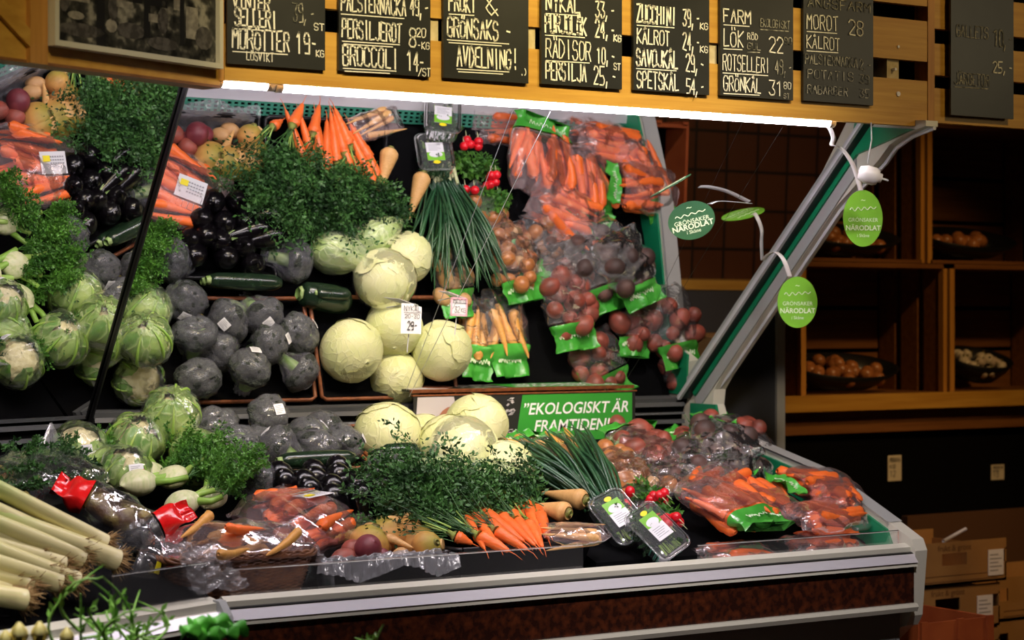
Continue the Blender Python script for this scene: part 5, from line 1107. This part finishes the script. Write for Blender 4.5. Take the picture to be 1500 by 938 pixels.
# ================================================================== bags of roots, onions and potatoes below the mirror
GB2 = 'bags of roots and onions by the mirror'
up = (0, -.34, 1)
RB = [('root_bag', 'bag of red beetroots at the far right with the green band against the mirror', vis(985, 478, .075), (.15, 1, .36), .22, .20, .095, 'redpotato', 12, ((.42, 1),), 61),
 ('root_bag', 'heavily creased bag of dark earthy roots at the right, behind the carrots', vis(885, 385, .085), (.25, 1, .36), .25, .25, .10, 'darkroot', 16, ((.46, 1),), 62),
 ('root_bag', 'bag of red beetroots behind the spring onions, beside the creased dark bag', vis(832, 448, .075), (.1, 1, .36), .23, .18, .09, 'redpotato', 11, ((.40, 1),), 63),
 ('root_bag', 'bag of red beetroots low behind the green banner end', vis(880, 535, .025), (.35, .9, .34), .17, .20, .065, 'redpotato', 9, ((.3, 1),), 64),
 ('onion_bag', 'bag of small brown onions behind the spring onions', vis(752, 385, .075), (.2, 1, .36), .20, .17, .085, 'onion', 14, ((.42, 1),), 65),
 ('onion_bag', 'bag of small brown onions between the radishes and the carrots', vis(716, 318, .05), (.55, .8, .3), .18, .13, .07, 'onion', 9, ((.5, 1),), 66),
 ('root_bag', 'bag of yellow carrots behind the banner with two green bands', vis(742, 488, .035), (.0, 1, .36), .22, .16, .08, 'yellowroot', 7, ((.30, 1),), 67),
 ('root_bag', 'bag of yellow carrots nearest the cabbages behind the banner', vis(700, 495, .03), (-.2, 1, .36), .21, .13, .07, 'yellowroot', 5, ((.25, 1),), 68),
 ('potato_bag', 'bag of potatoes behind the spring onions beside the cabbages', vis(662, 408, .065), (.1, 1, .36), .19, .13, .075, 'potato', 8, ((.32, 1),), 69),
 ('root_bag', 'creased bag of dark earthy roots stacked above the far right bag', at(1058, 640, .135), (.35, .9, .35), .20, .19, .08, 'darkroot', 9, ((.40, 1),), 70),
 ('root_bag', 'bag of dark roots on its side against the right green lining', vis(935, 415, .05), (.2, 1, .34), .20, .15, .075, 'darkroot', 7, (), 71)]
RB += [('onion_bag', 'bag of brown onions lying between the two carrot heaps and the dark roots', vis(815, 345, .05), (1, .1, .05), .20, .13, .07, 'onion', 9, ((.45, 1),), 72),
 ('root_bag', 'dark creased bag of earthy roots left of the bigger creased bag', vis(822, 392, .05), (.1, 1, .34), .20, .15, .07, 'darkroot', 8, ((.5, 1),), 73),
 ('root_bag', 'bag of red beetroots lying in front of the banner end', at(975, 668, .06), (.5, .8, .3), .17, .15, .075, 'redpotato', 8, ((.35, 1),), 74),
 ('potato_bag', 'bag of potatoes squeezed between spring onions and radishes', at(930, 698, .05), (.5, .8, .3), .16, .12, .06, 'potato', 7, ((.4, 1),), 75),
 ('root_bag', 'bag of red beetroots in the far corner under the end strut', vis(1000, 548, .025), (.3, 1, .34), .15, .13, .07, 'redpotato', 6, ((.3, 1),), 76),
 ('root_bag', 'bag of red beetroots between the creased bag and the far right bag', vis(925, 470, .055), (-.1, 1, .34), .18, .14, .075, 'redpotato', 8, ((.45, 1),), 77)]
for nm, lb, c, ax, L, W, T, fl, n, band, sd in RB:
    what = {'redpotato': 'red beetroot', 'darkroot': 'dark root', 'onion': 'brown onion', 'potato': 'potato', 'yellowroot': 'yellow carrot'}[fl]
    bag(nm, lb, 'bag of vegetables', c, ax, up, L, W, T, fl, n, band, 'greybag' if fl == 'darkroot' else 'clearbag', sd, GB2, (what+' inside the '+lb) if len(lb.split()) < 13 else what+' inside the '+' '.join(lb.split()[:12]), 'roots of one bag %d' % sd, (.0, .05), fl == 'yellowroot', True, 1.0, .016 if fl == 'darkroot' else .011)
# ================================================================== green banner hung below the mirror
BY, bx0, bx1, bz0, bz1 = 5.043, 2.862, 3.622, 1.13, 1.277
bn = thing('banner_sign', 'green and black hanging banner reading EKOLOGISKT \u00c4R FRAMTIDEN', 'sign', ((bx0+bx1)/2, BY, bz0))
build('board', Msh().box((bx0, BY, bz0), (bx1, BY+.004, bz1)), 'photodark', bn)
build('green_field', Msh().add([(bx0+.335, BY-.0012, bz0), (bx1-.012, BY-.0012, bz0), (bx1-.012, BY-.0012, bz1-.003), (bx0+.36, BY-.0012, bz1-.003)], [(0, 1, 2, 3)]), 'signgreen', bn)
M_['bannerpale'] = P('banner_pale', (.46, .42, .45), .5)
build('portrait', Msh().add([(bx0, BY-.0012, bz0), (bx0+.16, BY-.0012, bz0), (bx0+.13, BY-.0012, bz1-.003), (bx0+.012, BY-.0012, bz1-.003)], [(0, 1, 2, 3)]), 'bannerpale', bn)
M = Msh(); M.add([(bx0+.125+.055*math.cos(a), BY-.0018, bz0+.055+.062*math.sin(a)) for a in np.linspace(0, 2*PI, 20, endpoint=False)], [tuple(range(20))]); M_['skin'] = P('printed_face', (.30, .12, .07), .5); build('printed_face', M, 'skin', bn)
M = Msh(); r = random.Random(4)
for k in range(46):
    x, z, a = bx0+r.uniform(.19, .335), bz0+r.uniform(.03, .138), r.uniform(-.6, .6); l = r.uniform(.004, .014); M.add([(x-l, BY-.0018, z-l*a), (x, BY-.0018, z-.004), (x+l, BY-.0018, z+l*a), (x, BY-.0018, z+.004)], [(0, 1, 2, 3)])
build('pale_flecks', M, 'bannerpale', bn)
M = Msh(); o = v3(bx0+.545, BY-.0022, bz1-.060); type_(M, '\u201dEKOLOGISKT \u00c4R', o, X_, Z_, .047, .22, bold=.012); type_(M, 'FRAMTIDEN!\u201d', o-v3(.005, 0, .050), X_, Z_, .047, .22, bold=.012); build('lettering', M, 'white', bn)
build('wooden_edge', Msh().box((bx0-.004, BY-.003, bz1), (bx1+.004, BY+.007, bz1+.004)), 'trayrim', bn)
M = Msh(); M.tube([v3(2.757+.09, BY-.001, bz1), v3(2.757, 4.19, 1.995)], .0009, 5); build('cord', M, 'lightframe', bn)
M = Msh(); M.tube([v3(bx1-.06, BY-.001, bz1), v3(bx1-.14, 4.19, 1.995)], .0005, 5); build('cord', M, 'photodark', bn)
# handwritten price cards clipped up in front of the mirror
def price(label, c, w_, h_, lines, border=None, clip=True, tilt=.03):
    t = thing('price_card', label, 'price card', c); n_ = v3(math.sin(.30), -math.cos(.30), 0); ux = v3(math.cos(.30), math.sin(.30), -tilt).normalized(); uz = v3(tilt, 0, 1); c = Vector(c)
    def q(M, a, b, z0_, z1_, e): P_ = [c+ux*a+uz*z0_+n_*e, c+ux*b+uz*z0_+n_*e, c+ux*b+uz*z1_+n_*e, c+ux*a+uz*z1_+n_*e]; B_ = [p-n_*.001 for p in P_]; M.add([tuple(p) for p in P_+B_], [(0, 1, 2, 3), (7, 6, 5, 4)]+[(i, 4+i, 4+(i+1) % 4, (i+1) % 4) for i in range(4)]); return M
    build('card', q(Msh(), -w_/2, w_/2, -h_/2, h_/2, 0), 'white', t)
    if border:
        M = Msh()
        for a, b, z0_, z1_ in ((-w_/2, w_/2, h_/2-.006, h_/2), (-w_/2, w_/2, -h_/2, -h_/2+.006), (-w_/2, -w_/2+.006, -h_/2, h_/2), (w_/2-.006, w_/2, -h_/2, h_/2)): q(M, a, b, z0_, z1_, .0012)
        build('border', M, border, t)
    M = Msh()
    for i, (tx, a, b, z, hh, th) in enumerate(lines): strokes(M, tx, c+ux*(a*w_)+uz*(z*h_)+n_*.002, ux, uz, (b-a)*w_, hh*h_, th, i+3)
    line(M, c+ux*(-w_*.42)+uz*(.2*h_)+n_*.003, c+ux*(w_*.42)+uz*(.2*h_)+n_*.003, uz, .0012); build('writing', M, 'ink', t)
    if clip: build('clip', q(q(Msh(), w_*.12, w_*.30, h_*.5-.006, h_*.5+.022, .002), w_*.12, w_*.30, h_*.5-.006, h_*.5+.022, -.003), 'greyframe', t)
    build('holder', Msh().tube([c-n_*.003+uz*(h_/2), c-n_*.004-uz*(h_/2)-v3(0, -.015, .05)], .0015, 6), 'lightframe', t)
price('white handwritten price card reading 29, clipped above the cabbages', onM(597, 455)+NR*.03, .078, .080, [('NYK\u00c5L', -.40, .40, .25, .17, .0014), ('20-30', -.36, .36, .02, .12, .0012), ('29-', -.22, .25, -.36, .26, .0028)])
price('small price card with a pink border above the potato bag', onM(668, 441)+NR*.022, .066, .050, [('POTATIS', -.38, .38, .22, .18, .0011), ('32', -.30, 0, -.30, .32, .0014), ('KG', .1, .36, -.30, .24, .0012)], P('pink_border', (.80, .42, .50), .6), False)
# clear acrylic guards behind the rail
def guard(label, a, b, h, n=1):
    a, b = Vector(a), Vector(b); t = thing('acrylic_guard', label, 'acrylic panel', (a+b)/2); d = (b-a).normalized(); nn = v3(d.y, -d.x, 0)*.0025
    P_ = [a, b, b+v3(0, 0, h), a+v3(0, 0, h)]; M = Msh(); V = [tuple(p+nn) for p in P_]+[tuple(p-nn) for p in P_]; M.add(V, [(0, 1, 2, 3), (7, 6, 5, 4)]+[(i, 4+i, 4+(i+1) % 4, (i+1) % 4) for i in range(4)]); build('panel', M, 'acrylic', t)
    E_ = Msh().tube([a+v3(0, 0, h), b+v3(0, 0, h)], .0022, 6); build('polished_edge', E_, 'clam', t)
guard('low clear acrylic guard along the rail in front of basket and trays', (1.90, 4.158, .885), (2.83, 4.158, .885), .062)
guard('low clear acrylic guard in front of the far carrot bags', (3.18, 4.158, .885), (3.855, 4.158, .885), .04)
pL = Lp(UC-.02, .86, .885); guard('clear acrylic guard on the angled rail before the leeks', Lp(UC+.30, .86, .885), Lp(UC+.02, .86, .885), .085)
# white paper scrap on the rail
sc = thing('paper_scrap', 'torn white paper scrap lying on the rail below the swedes', 'paper', atY(515, 882, 4.145)); p = Vector(sc.location)
M = Msh().add([tuple(p+v3(*q)) for q in ((-.035, -.004, -.004), (.03, -.004, -.002), (.026, .008, .004), (.012, .014, .016), (-.005, .012, .006))], [(0, 1, 2, 3, 4)]); build('paper', M, 'white', sc)
# ================================================================== green oval signs on curled strips
M_['shadegreen'] = P('shaded_lime_sign', (.03, .105, .045), .45)  # oval sign's shade put into the colour as a darker green
def oval(label, c, w_, h_, n_, strip, sname='lime', roll=0):
    t = thing('hanging_sign', label, 'hanging sign', c, 'green oval mobiles'); n_ = Vector(n_).normalized(); ux = v3(0, 0, 1).cross(n_)*-1; ux = v3(-n_.y, n_.x, 0).normalized(); uz = n_.cross(ux)*-1; uz = ux.cross(n_)*-1 if (ux.cross(n_)).z < 0 else ux.cross(n_)
    ux, uz = ux*math.cos(roll)+uz*math.sin(roll), uz*math.cos(roll)-ux*math.sin(roll); c = Vector(c); k = 40
    f_ = [c+ux*(w_/2*math.cos(a))+uz*(h_/2*math.sin(a)) for a in np.linspace(0, 2*PI, k, endpoint=False)]; M = Msh(); M.add([tuple(p+n_*.001) for p in f_]+[tuple(p-n_*.001) for p in f_], [tuple(range(k)), tuple(range(2*k-1, k-1, -1))]+[(i, k+i, k+(i+1) % k, (i+1) % k) for i in range(k)])
    build('disc', M, sname, t)
    T = Msh(); o = c+n_*.0022
    pts = [o+ux*(w_*(-.33+.66*q))+uz*(h_*(.15+.035*math.sin(q*26)*(1-.5*q)+.04*q)) for q in np.linspace(0, 1, 44)]
    for a, b in zip(pts, pts[1:]): T.tube([a, b], .0011, 4, False)
    type_(T, 'GR\u00d6NSAKER', o-uz*(h_*.06), ux, uz, w_*.13); type_(T, 'N\u00c4RODLAT', o-uz*(h_*.21), ux, uz, w_*.165, bold=.02); type_(T, 'i Sk\u00e5ne', o-uz*(h_*.33), ux, uz, w_*.11); type_(T, '~', o+uz*(h_*.28), ux, uz, w_*.2)
    build('lettering', T, 'limewhite', t)
    pts = [Vector(p) for p in strip]; D = [Vector((.30, -.1, 0))]; s = v3(.0055, -.0035, 0); M = Msh(); P_ = []
    for i in range(len(pts)-1):
        for q in (np.linspace(0, 1, 8)[:-1] if i < len(pts)-2 else np.linspace(0, 1, 8)):
            p0_, p1_, p2_, p3_ = pts[max(i-1, 0)], pts[i], pts[i+1], pts[min(i+2, len(pts)-1)]
            P_.append(.5*((2*p1_)+(p2_-p0_)*q+(2*p0_-5*p1_+4*p2_-p3_)*q*q+(3*p1_-p0_-3*p2_+p3_)*q**3))
    M.grid(np.array([[tuple(p-s), tuple(p+s), tuple(p+s+v3(0, .001, .001)), tuple(p-s+v3(0, .001, .001))] for p in P_]), wv=True); build('strip', M, 'whiteplastic', t, True)
cY = 4.2; oval('green oval sign hanging highest near the white plug', atY(1264, 320, cY), .112, .152, (-.35, -.94, 0), [atY(1214, 184, cY), atY(1221, 202, cY), atY(1219, 213, cY), atY(1232, 217, cY), atY(1250, 243, cY), atY(1261, 279, cY)])
cY = 4.52; oval('green oval sign hanging lower, in front of the end strut', atY(1168, 443, cY), .118, .145, (-.35, -.94, 0), [onM(1117, 380)+NR*.004, atY(1126, 373, 4.60), atY(1137, 370, 4.56), atY(1148, 381, cY), atY(1157, 405, cY)])
oval('green oval sign coloured darker for shade, tilted sideways near the reflected carrots', atY(1013, 323, 4.45), .128, .105, (-.45, -.85, -.25), [onM(1098, 297)+NR*.004, atY(1075, 296, 4.46), atY(1052, 295, 4.45), atY(1040, 299, 4.45)], 'shadegreen', .25)
pl = thing('power_plug', 'white power plug hanging on a thin cord beside the strut', 'plug', atY(1275, 257, 4.05)); p = Vector(pl.location)
q = frame_q((.85, -.5, -.28), (0, -.3, 1)).to_matrix().to_4x4(); A = Matrix.Translation(p) @ q
build('housing', Msh().merge(lathe([(.003, -.032), (.017, -.030), (.024, -.012), (.024, .010), (.020, .020), (.013, .022), (.012, .03), (.003, .031)], 12), A), 'whiteplastic', pl, True)
for s in (-.006, .006): build('pin', Msh().merge(Msh().tube([(s, 0, .03), (s, 0, .048)], .0022, 8), A), 'lightframe', pl, True)
build('cord', Msh().tube([atY(1271, 240, 4.05), atY(1273, 225, 4.055), atY(1277, 205, 4.065), atY(1276, 180, 4.09)], .002, 6), 'greyframe', pl, True)
# ================================================================== wall panel beside the case, crate shelves at the right
pn = thing('partition_panel', 'dark grey upright panel with a pale edge post right of the mirror', 'panel', (4.07, 5.2, 0))
build('sheet', Msh().box((3.93, 5.195, 0), (4.285, 5.215, 1.62)), 'darkgrey', pn); build('edge_post', Msh().box((4.285, 5.185, 0), (4.318, 5.22, 1.60)), 'cream', pn)
SY = 5.5
sh = thing('shelf_unit', 'dark wooden shelf with a bright pine front board at the right', 'shelf', (5.2, 5.7, 0))
build('shelf_board', Msh().box((4.50, SY, 1.19), (6.3, SY+.42, 1.215)), 'pine', sh); build('front_board', Msh().box((4.50, SY-.02, 1.172), (6.3, SY, 1.228)), 'pine', sh)
build('under_board', Msh().box((4.52, SY+.03, 1.09), (6.3, SY+.055, 1.172)), 'crate_wood', sh); build('post', Msh().box((4.51, SY-.005, 1.03), (4.545, SY+.03, 1.172)), 'pine_v', sh)
build('dark_front', Msh().box((4.52, SY+.06, 0), (6.3, SY+.42, 1.09)), 'blackmatt', sh)
def crate(label, x0, x1, z0, z1, y0=SY+.01, dp=.36, ns=3):
    t = thing('wooden_crate', label, 'crate', ((x0+x1)/2, y0+dp/2, z0), 'wooden crates on the shelf'); w_ = .014
    hs = (z1-z0)/ns
    for k in range(ns): build('back_slat', Msh().box((x0+.02, y0+dp-w_, z0+k*hs+.008), (x1-.02, y0+dp, z0+(k+1)*hs-.008)), 'crate_wood', t)
    for sx in (0, 1):
        xa = x0 if sx == 0 else x1-w_
        for k in range(3): build('side_slat', Msh().box((xa, y0+.02+k*dp/3, z0), (xa+w_, y0+(k+1)*dp/3-.015, z1)), 'crate_wood', t)
        build('corner_post', Msh().box((xa-.004 if sx else xa, y0, z0), (xa+.022 if sx == 0 else xa+w_, y0+.025, z1)), 'pine_v', t)
    build('floor_board', Msh().box((x0+w_, y0, z0), (x1-w_, y0+dp, z0+.012)), 'crate_wood', t); build('top_board', Msh().box((x0, y0, z1-.016), (x1, y0+dp, z1)), 'crate_wood', t)
crate('wooden crate on the pine board holding a black tray of onions', 4.66, 5.345, 1.216, 1.69); crate('wooden crate on the pine board holding garlic', 5.36, 6.04, 1.216, 1.69)
crate('upper wooden crate behind the highest oval sign', 4.55, 5.235, 1.692, 2.2); crate('upper wooden crate at the right frame edge', 5.25, 6.0, 1.692, 2.2)
def bowl(label, name, c, w_, l_, h_, key, n, flb, grp, sd, s=1.0, tilt=.35):
    t = thing(name, label, 'tray', c); c = Vector(c); G = []; k = 28
    A = Matrix.Translation(c) @ Matrix.Rotation(tilt, 4, 'X')
    for f_, z in ((.6, .0), (.85, h_*.5), (1, h_), (.95, h_), (.8, h_*.5), (.55, .01)): G.append([(w_/2*f_*math.cos(a), l_/2*f_*math.sin(a), z) for a in np.arange(k)*2*PI/k])
    M = Msh().grid(np.array(G), wv=True); M.f.append(tuple(range(k))[::-1]); M.f.append(tuple(5*k+j for j in range(k))); build('dish', Msh().merge(M, A), 'black', t, True)
    r = random.Random(sd)
    for i in range(n):
        a, q = r.uniform(0, 6.28), math.sqrt(r.random())*.74; place(key+str(i % 3), A @ v3(w_/2*q*math.cos(a), l_/2*q*math.sin(a), h_*.62+r.uniform(0, .03)*(1-q)), flb, (r.gauss(0, 1), r.gauss(0, 1), 1), r.uniform(0, 6), s, grp)
bowl('black oval tray of onions in the lower left crate', 'black_tray', v3(4.96, 5.66, 1.262), .50, .26, .07, 'onion', 22, 'brown onion in the black tray in the lower left crate', 'onions in the lower crate', 3, 1.1)
bowl('black tray of garlic in the lower right crate', 'black_tray', v3(5.62, 5.66, 1.275), .30, .24, .08, 'garlic', 20, 'pale garlic bulb in the lower right crate', 'garlic in the crate', 5, 1.0)
bowl('black tray of onions in the upper crate', 'black_tray', v3(4.98, 5.66, 1.74), .48, .26, .06, 'onion', 14, 'brown onion in the upper crate behind the oval sign', 'onions in the upper crate', 7, 1.1)
bowl('black tray of onions in the upper crate at the frame edge', 'black_tray', v3(5.58, 5.66, 1.74), .44, .26, .06, 'onion', 12, 'brown onion in the upper crate at the frame edge', 'onions in the far upper crate', 9, 1.1)
def wtag(label, c, w_, h_):
    t = thing('price_tag', label, 'price tag', c); c = Vector(c); build('card', Msh().box(tuple(c-v3(w_/2, .002, h_/2)), tuple(c+v3(w_/2, 0, h_/2))), 'tagcard', t); M = Msh()
    for k, (tx, z, hh) in enumerate((('POTATIS', .24, .16), ('KG', .0, .14), ('12', -.32, .22))): strokes(M, tx, c+v3(-w_*.36, -.003, h_*z), X_, Z_, w_*(.72 if k == 0 else .4), h_*hh, .0016, k)
    build('writing', M, 'ink', t)
wtag('tall cream price tag on the dark front below the shelf', atY(1310, 686, 5.555), .065, .092); wtag('wide cream price tag on the dark front at the frame edge', atY(1461, 692, 5.555), .066, .056)
# ================================================================== boxes beside the case
def carton(label, x0, x1, y0, y1, z0, z1, tagx=None, grp='cardboard fruit cartons'):
    t = thing('cardboard_carton', label, 'carton', ((x0+x1)/2, (y0+y1)/2, z0), grp); w_ = .006; xm = (x0+x1)/2; hw = .055; ha, hb = z0+.45*(z1-z0), z0+.74*(z1-z0)
    def fr(nm, parts):
        M = Msh()
        for lo, hi in parts: M.box(lo, hi)
        return build(nm, M, 'cardboard', t)
    fr('front_wall', [((x0, y0, z0), (x1, y0+w_, ha)), ((x0, y0, hb), (x1, y0+w_, z1)), ((x0+.05, y0, ha), (xm-hw, y0+w_, hb)), ((xm+hw, y0, ha), (x1-.06, y0+w_, hb))])
    build('back_wall', Msh().box((x0, y1-w_, z0), (x1, y1, z1)), 'cardboard', t); build('left_wall', Msh().box((x0, y0, z0), (x0+w_, y1, z1-.03)), 'cardboard', t); build('right_wall', Msh().box((x1-w_, y0, z0), (x1, y1, z1-.03)), 'cardboard', t)
    build('base', Msh().box((x0, y0, z0), (x1, y1, z0+.008)), 'cardboard', t)
    M = Msh(); type_(M, 'frukt & gr\u00f6nt', v3(xm, y0-.001, z1-.028), X_, Z_, .028); M.box((x0+.03, y0-.001, z0+.030), (x1-.04, y0, z0+.032)); M.box((x0+.03, y0-.001, z0+.012), (x1-.04, y0, z0+.014)); build('print', M, 'cardprint', t)
    if tagx is not None:
        b = build('label', Msh().box((tagx-.035, y0-.003, z0+.02), (tagx+.035, y0-.001, z0+.105)), 'white', t); M = Msh()
        for k in range(5): M.box((tagx-.028, y0-.0036, z0+.034+k*.013), (tagx+.01+.016*((k*3) % 2), y0-.0032, z0+.038+k*.013))
        build('label_print', M, 'greyink', b)
cy0, cy1 = 4.95, 5.3
carton('open cardboard carton with a white stick on it, top of the stack', 4.60, 5.07, cy0, cy1, .625, .765, 5.02); carton('cardboard carton with white label under the top one', 4.58, 5.05, cy0+.01, cy1, .475, .618, 4.98)
carton('cardboard carton third from the top of the stack', 4.58, 5.05, cy0+.01, cy1, .32, .468); carton('cardboard carton at the bottom of the stack', 4.58, 5.05, cy0+.01, cy1, .165, .313)
build_plinth = Msh().box((4.30, 4.80, 0), (6.2, 5.54, .158)); pt = thing('floor_plinth', 'low grey plinth with a wooden front edge under the cartons', 'plinth', (5.2, 5.1, 0)); build('top', build_plinth, 'darkgrey', pt); build('front_edge', Msh().box((4.30, 4.765, 0), (6.2, 4.80, .163)), 'pine', pt)
carton('cardboard carton at the frame edge right of the stack', 5.08, 5.55, cy0+.05, cy1, .48, .625); carton('cardboard carton beneath the one at the frame edge', 5.08, 5.55, cy0+.05, cy1, .33, .475); carton('lowest cardboard carton at the frame edge', 5.08, 5.55, cy0+.05, cy1, .165, .325)
wb = thing('wooden_plank', 'long brown plank lying behind the cartons at the frame edge', 'plank', (5.4, 5.42, .70)); build('board', Msh().box((5.05, 5.40, .16), (6.2, 5.43, .80)), P('dark_plank', (.09, .04, .015), .6), wb)
sk = thing('white_stick', 'white plastic stick lying across the top carton', 'stick', v3(4.86, 4.97, .775)); build('stick', Msh().tube([v3(4.80, 4.965, .768), v3(4.92, 4.985, .80)], .006, 8), 'white', sk, True)
def ocrate(label, x0, x1, y0, y1, z1):
    t = thing('orange_crate', label, 'crate', ((x0+x1)/2, (y0+y1)/2, 0), None)
    for k in range(4): h = z1/4; build('front_slat', Msh().box((x0, y0, k*h+.004), (x1, y0+.012, (k+1)*h-.006)), 'orangebox', t); build('back_slat', Msh().box((x0, y1-.012, k*h+.004), (x1, y1, (k+1)*h-.006)), 'orangebox', t)
    for x in (x0+.005, (x0+x1)/2, x1-.03): build('upright', Msh().box((x, y0-.010, 0), (x+.024, y0, z1)), 'orangebox', t)
    for x in (x0, x1-.012): build('side', Msh().box((x, y0+.012, .01), (x+.012, y1-.012, z1-.005)), 'orangebox', t)
    build('base', Msh().box((x0+.012, y0+.012, .01), (x1-.012, y1-.012, z1-.12)), 'blackmatt', t)  # black block added to stand for the shade inside the crate
ocrate('orange-brown slatted crate standing against the end panel', 3.985, 4.27, 4.22, 4.52, .66)
# ================================================================== plants in front, at the lower left
def pot(label, cat, c, h=.12, r_=.06): 
    t = thing('potted_herb', label, cat, c); build('pot', Msh().merge(lathe([(.002, 0), (r_*.75, 0), (r_, h), (r_*.92, h), (r_*.88, h-.015), (.002, h-.015)], 18), Matrix.Translation(c)), 'soil', t, True); return t
def atD(px, py, dist): return EYE+ray(px, py)*dist
st_ = thing('plant_stand', 'low stand under the potted herbs below the picture edge', 'stand', v3(1.1, 3.35, 0))
build('top', Msh().box((.75, 3.2, .70), (1.75, 3.62, .72)), 'blackmatt', st_)
for x in (.78, 1.72): build('leg', Msh().box((x-.02, 3.4, 0), (x+.02, 3.44, .70)), 'blackmatt', st_)
DD = 3.85
def shoots(label, px, py0, tips, seed, mat='sprout', curl=True):
    b = atD(px, py0, DD); r = np.random.default_rng(seed); t = thing('herb_shoots', label, 'herb', b, 'blurred green shoots in front')
    for k, (x, y) in enumerate(tips):
        p = np.array(b)+r.normal(size=3)*.02; q = np.array(atD(x, y, DD+r.uniform(-.08, .08))); s = np.linspace(0, 1, 12)[:, None]; pts = p*(1-s)+q*s+np.array((r.normal()*.03, 0, 0))*np.sin(s*PI)
        if curl and k % 3 == 0: pts[-4:] += np.array([[.006, 0, .004], [.016, 0, 0], [.02, 0, -.012], [.012, 0, -.02]])
        o = build('shoot', Msh().tube(pts, np.linspace(.0032, .0014, 12), 6), mat, t, True)
        M = Msh()
        for j in range(5):
            i = 4+j; e = pts[i]; d = r.normal(size=3)*.5+np.array((0, 0, .6)); d /= np.linalg.norm(d); s2 = np.cross(d, (0, 1., 0)); l = r.uniform(.014, .024); M.add([e, e+d*l*.5+s2*l*.22, e+d*l, e+d*l*.5-s2*l*.22], [(0, 1, 2, 3)])
        build('leaves', M, mat, o)
shoots('thin curling green shoots in front of the acrylic guard', 190, 950, [(130, 885), (150, 845), (205, 865), (225, 880), (250, 915), (180, 900), (215, 925), (240, 895), (160, 880), (235, 930), (120, 900), (200, 880)], 3)
shoots('thin upright green shoots in front of the leek roots', 125, 950, [(140, 830), (152, 828), (118, 870), (125, 880), (108, 900), (145, 870), (160, 925), (132, 850)], 4)
shoots('sparse green shoots crossing the rail right of the bright leaf', 560, 955, [(545, 930), (562, 915), (520, 935)], 6)
lf = thing('leafy_herb', 'bright green lobed leaves overlapping the rail at the bottom', 'herb', atD(310, 935, DD))
for k, (x, y, s) in enumerate([(290, 918, .052), (318, 914, .050), (345, 922, .042), (305, 932, .045), (332, 930, .04), (275, 926, .04)]):
    c = atD(x, y, DD-.01*k); a = np.linspace(0, 2*PI, 28, endpoint=False); rr_ = s*.5*(1+.14*np.cos(5*a+k)+.05*np.cos(11*a)); G = []
    for f_ in (.02, .4, .75, 1): G.append([tuple(c+v3(math.cos(t_)*q*f_, -.012*f_*f_*math.cos(2*t_), math.sin(t_)*q*f_*.75+.006*math.sin(3*t_)*f_)) for t_, q in zip(a, rr_)])
    build('leaf', Msh().grid(np.array(G), wv=True), 'leafbright', lf, True)
build('stems', Msh().tube([atD(305, 935, DD), atD(308, 990, DD+.02)], .003, 6), 'sprout', lf)
for k, (x, y, s, lb) in enumerate([(28, 930, 1, 'pale yellow bud, leftmost at the picture bottom'), (58, 928, .95, 'pale yellow bud beside the leftmost'), (98, 934, .8, 'small pale yellow bud at the bottom under the leek roots'), (8, 938, .8, 'pale yellow bud half cut by the picture corner')]):
    c = atD(x, y, DD-.1); t = thing('flower_bud', lb, 'flower bud', c, 'pale yellow buds')
    for j in range(5):
        a = j*2*PI/5; G = np.zeros((9, 7, 3))
        for i in range(9):
            q = i/8; w_ = .014*math.sin(min(1, q*.9+.12)*PI)**.7+.001; ro = .013*math.sin(q*PI*.85+.25)
            for m in range(7): e = (m-3)/3*w_; G[i, m] = (ro*math.cos(a)-e*math.sin(a)*.9+math.cos(a)*(-.004*(m-3)**2/9), ro*math.sin(a)+e*math.cos(a)*.9+math.sin(a)*(-.004*(m-3)**2/9), -.02+.042*q)
        build('petal', Msh().merge(Msh().grid(G*s), Matrix.Translation(c)), 'tulip', t, True)
    build('stem', Msh().tube([c-v3(0, 0, .018), c-v3(.004, 0, .12)], .003, 6), 'sprout', t)
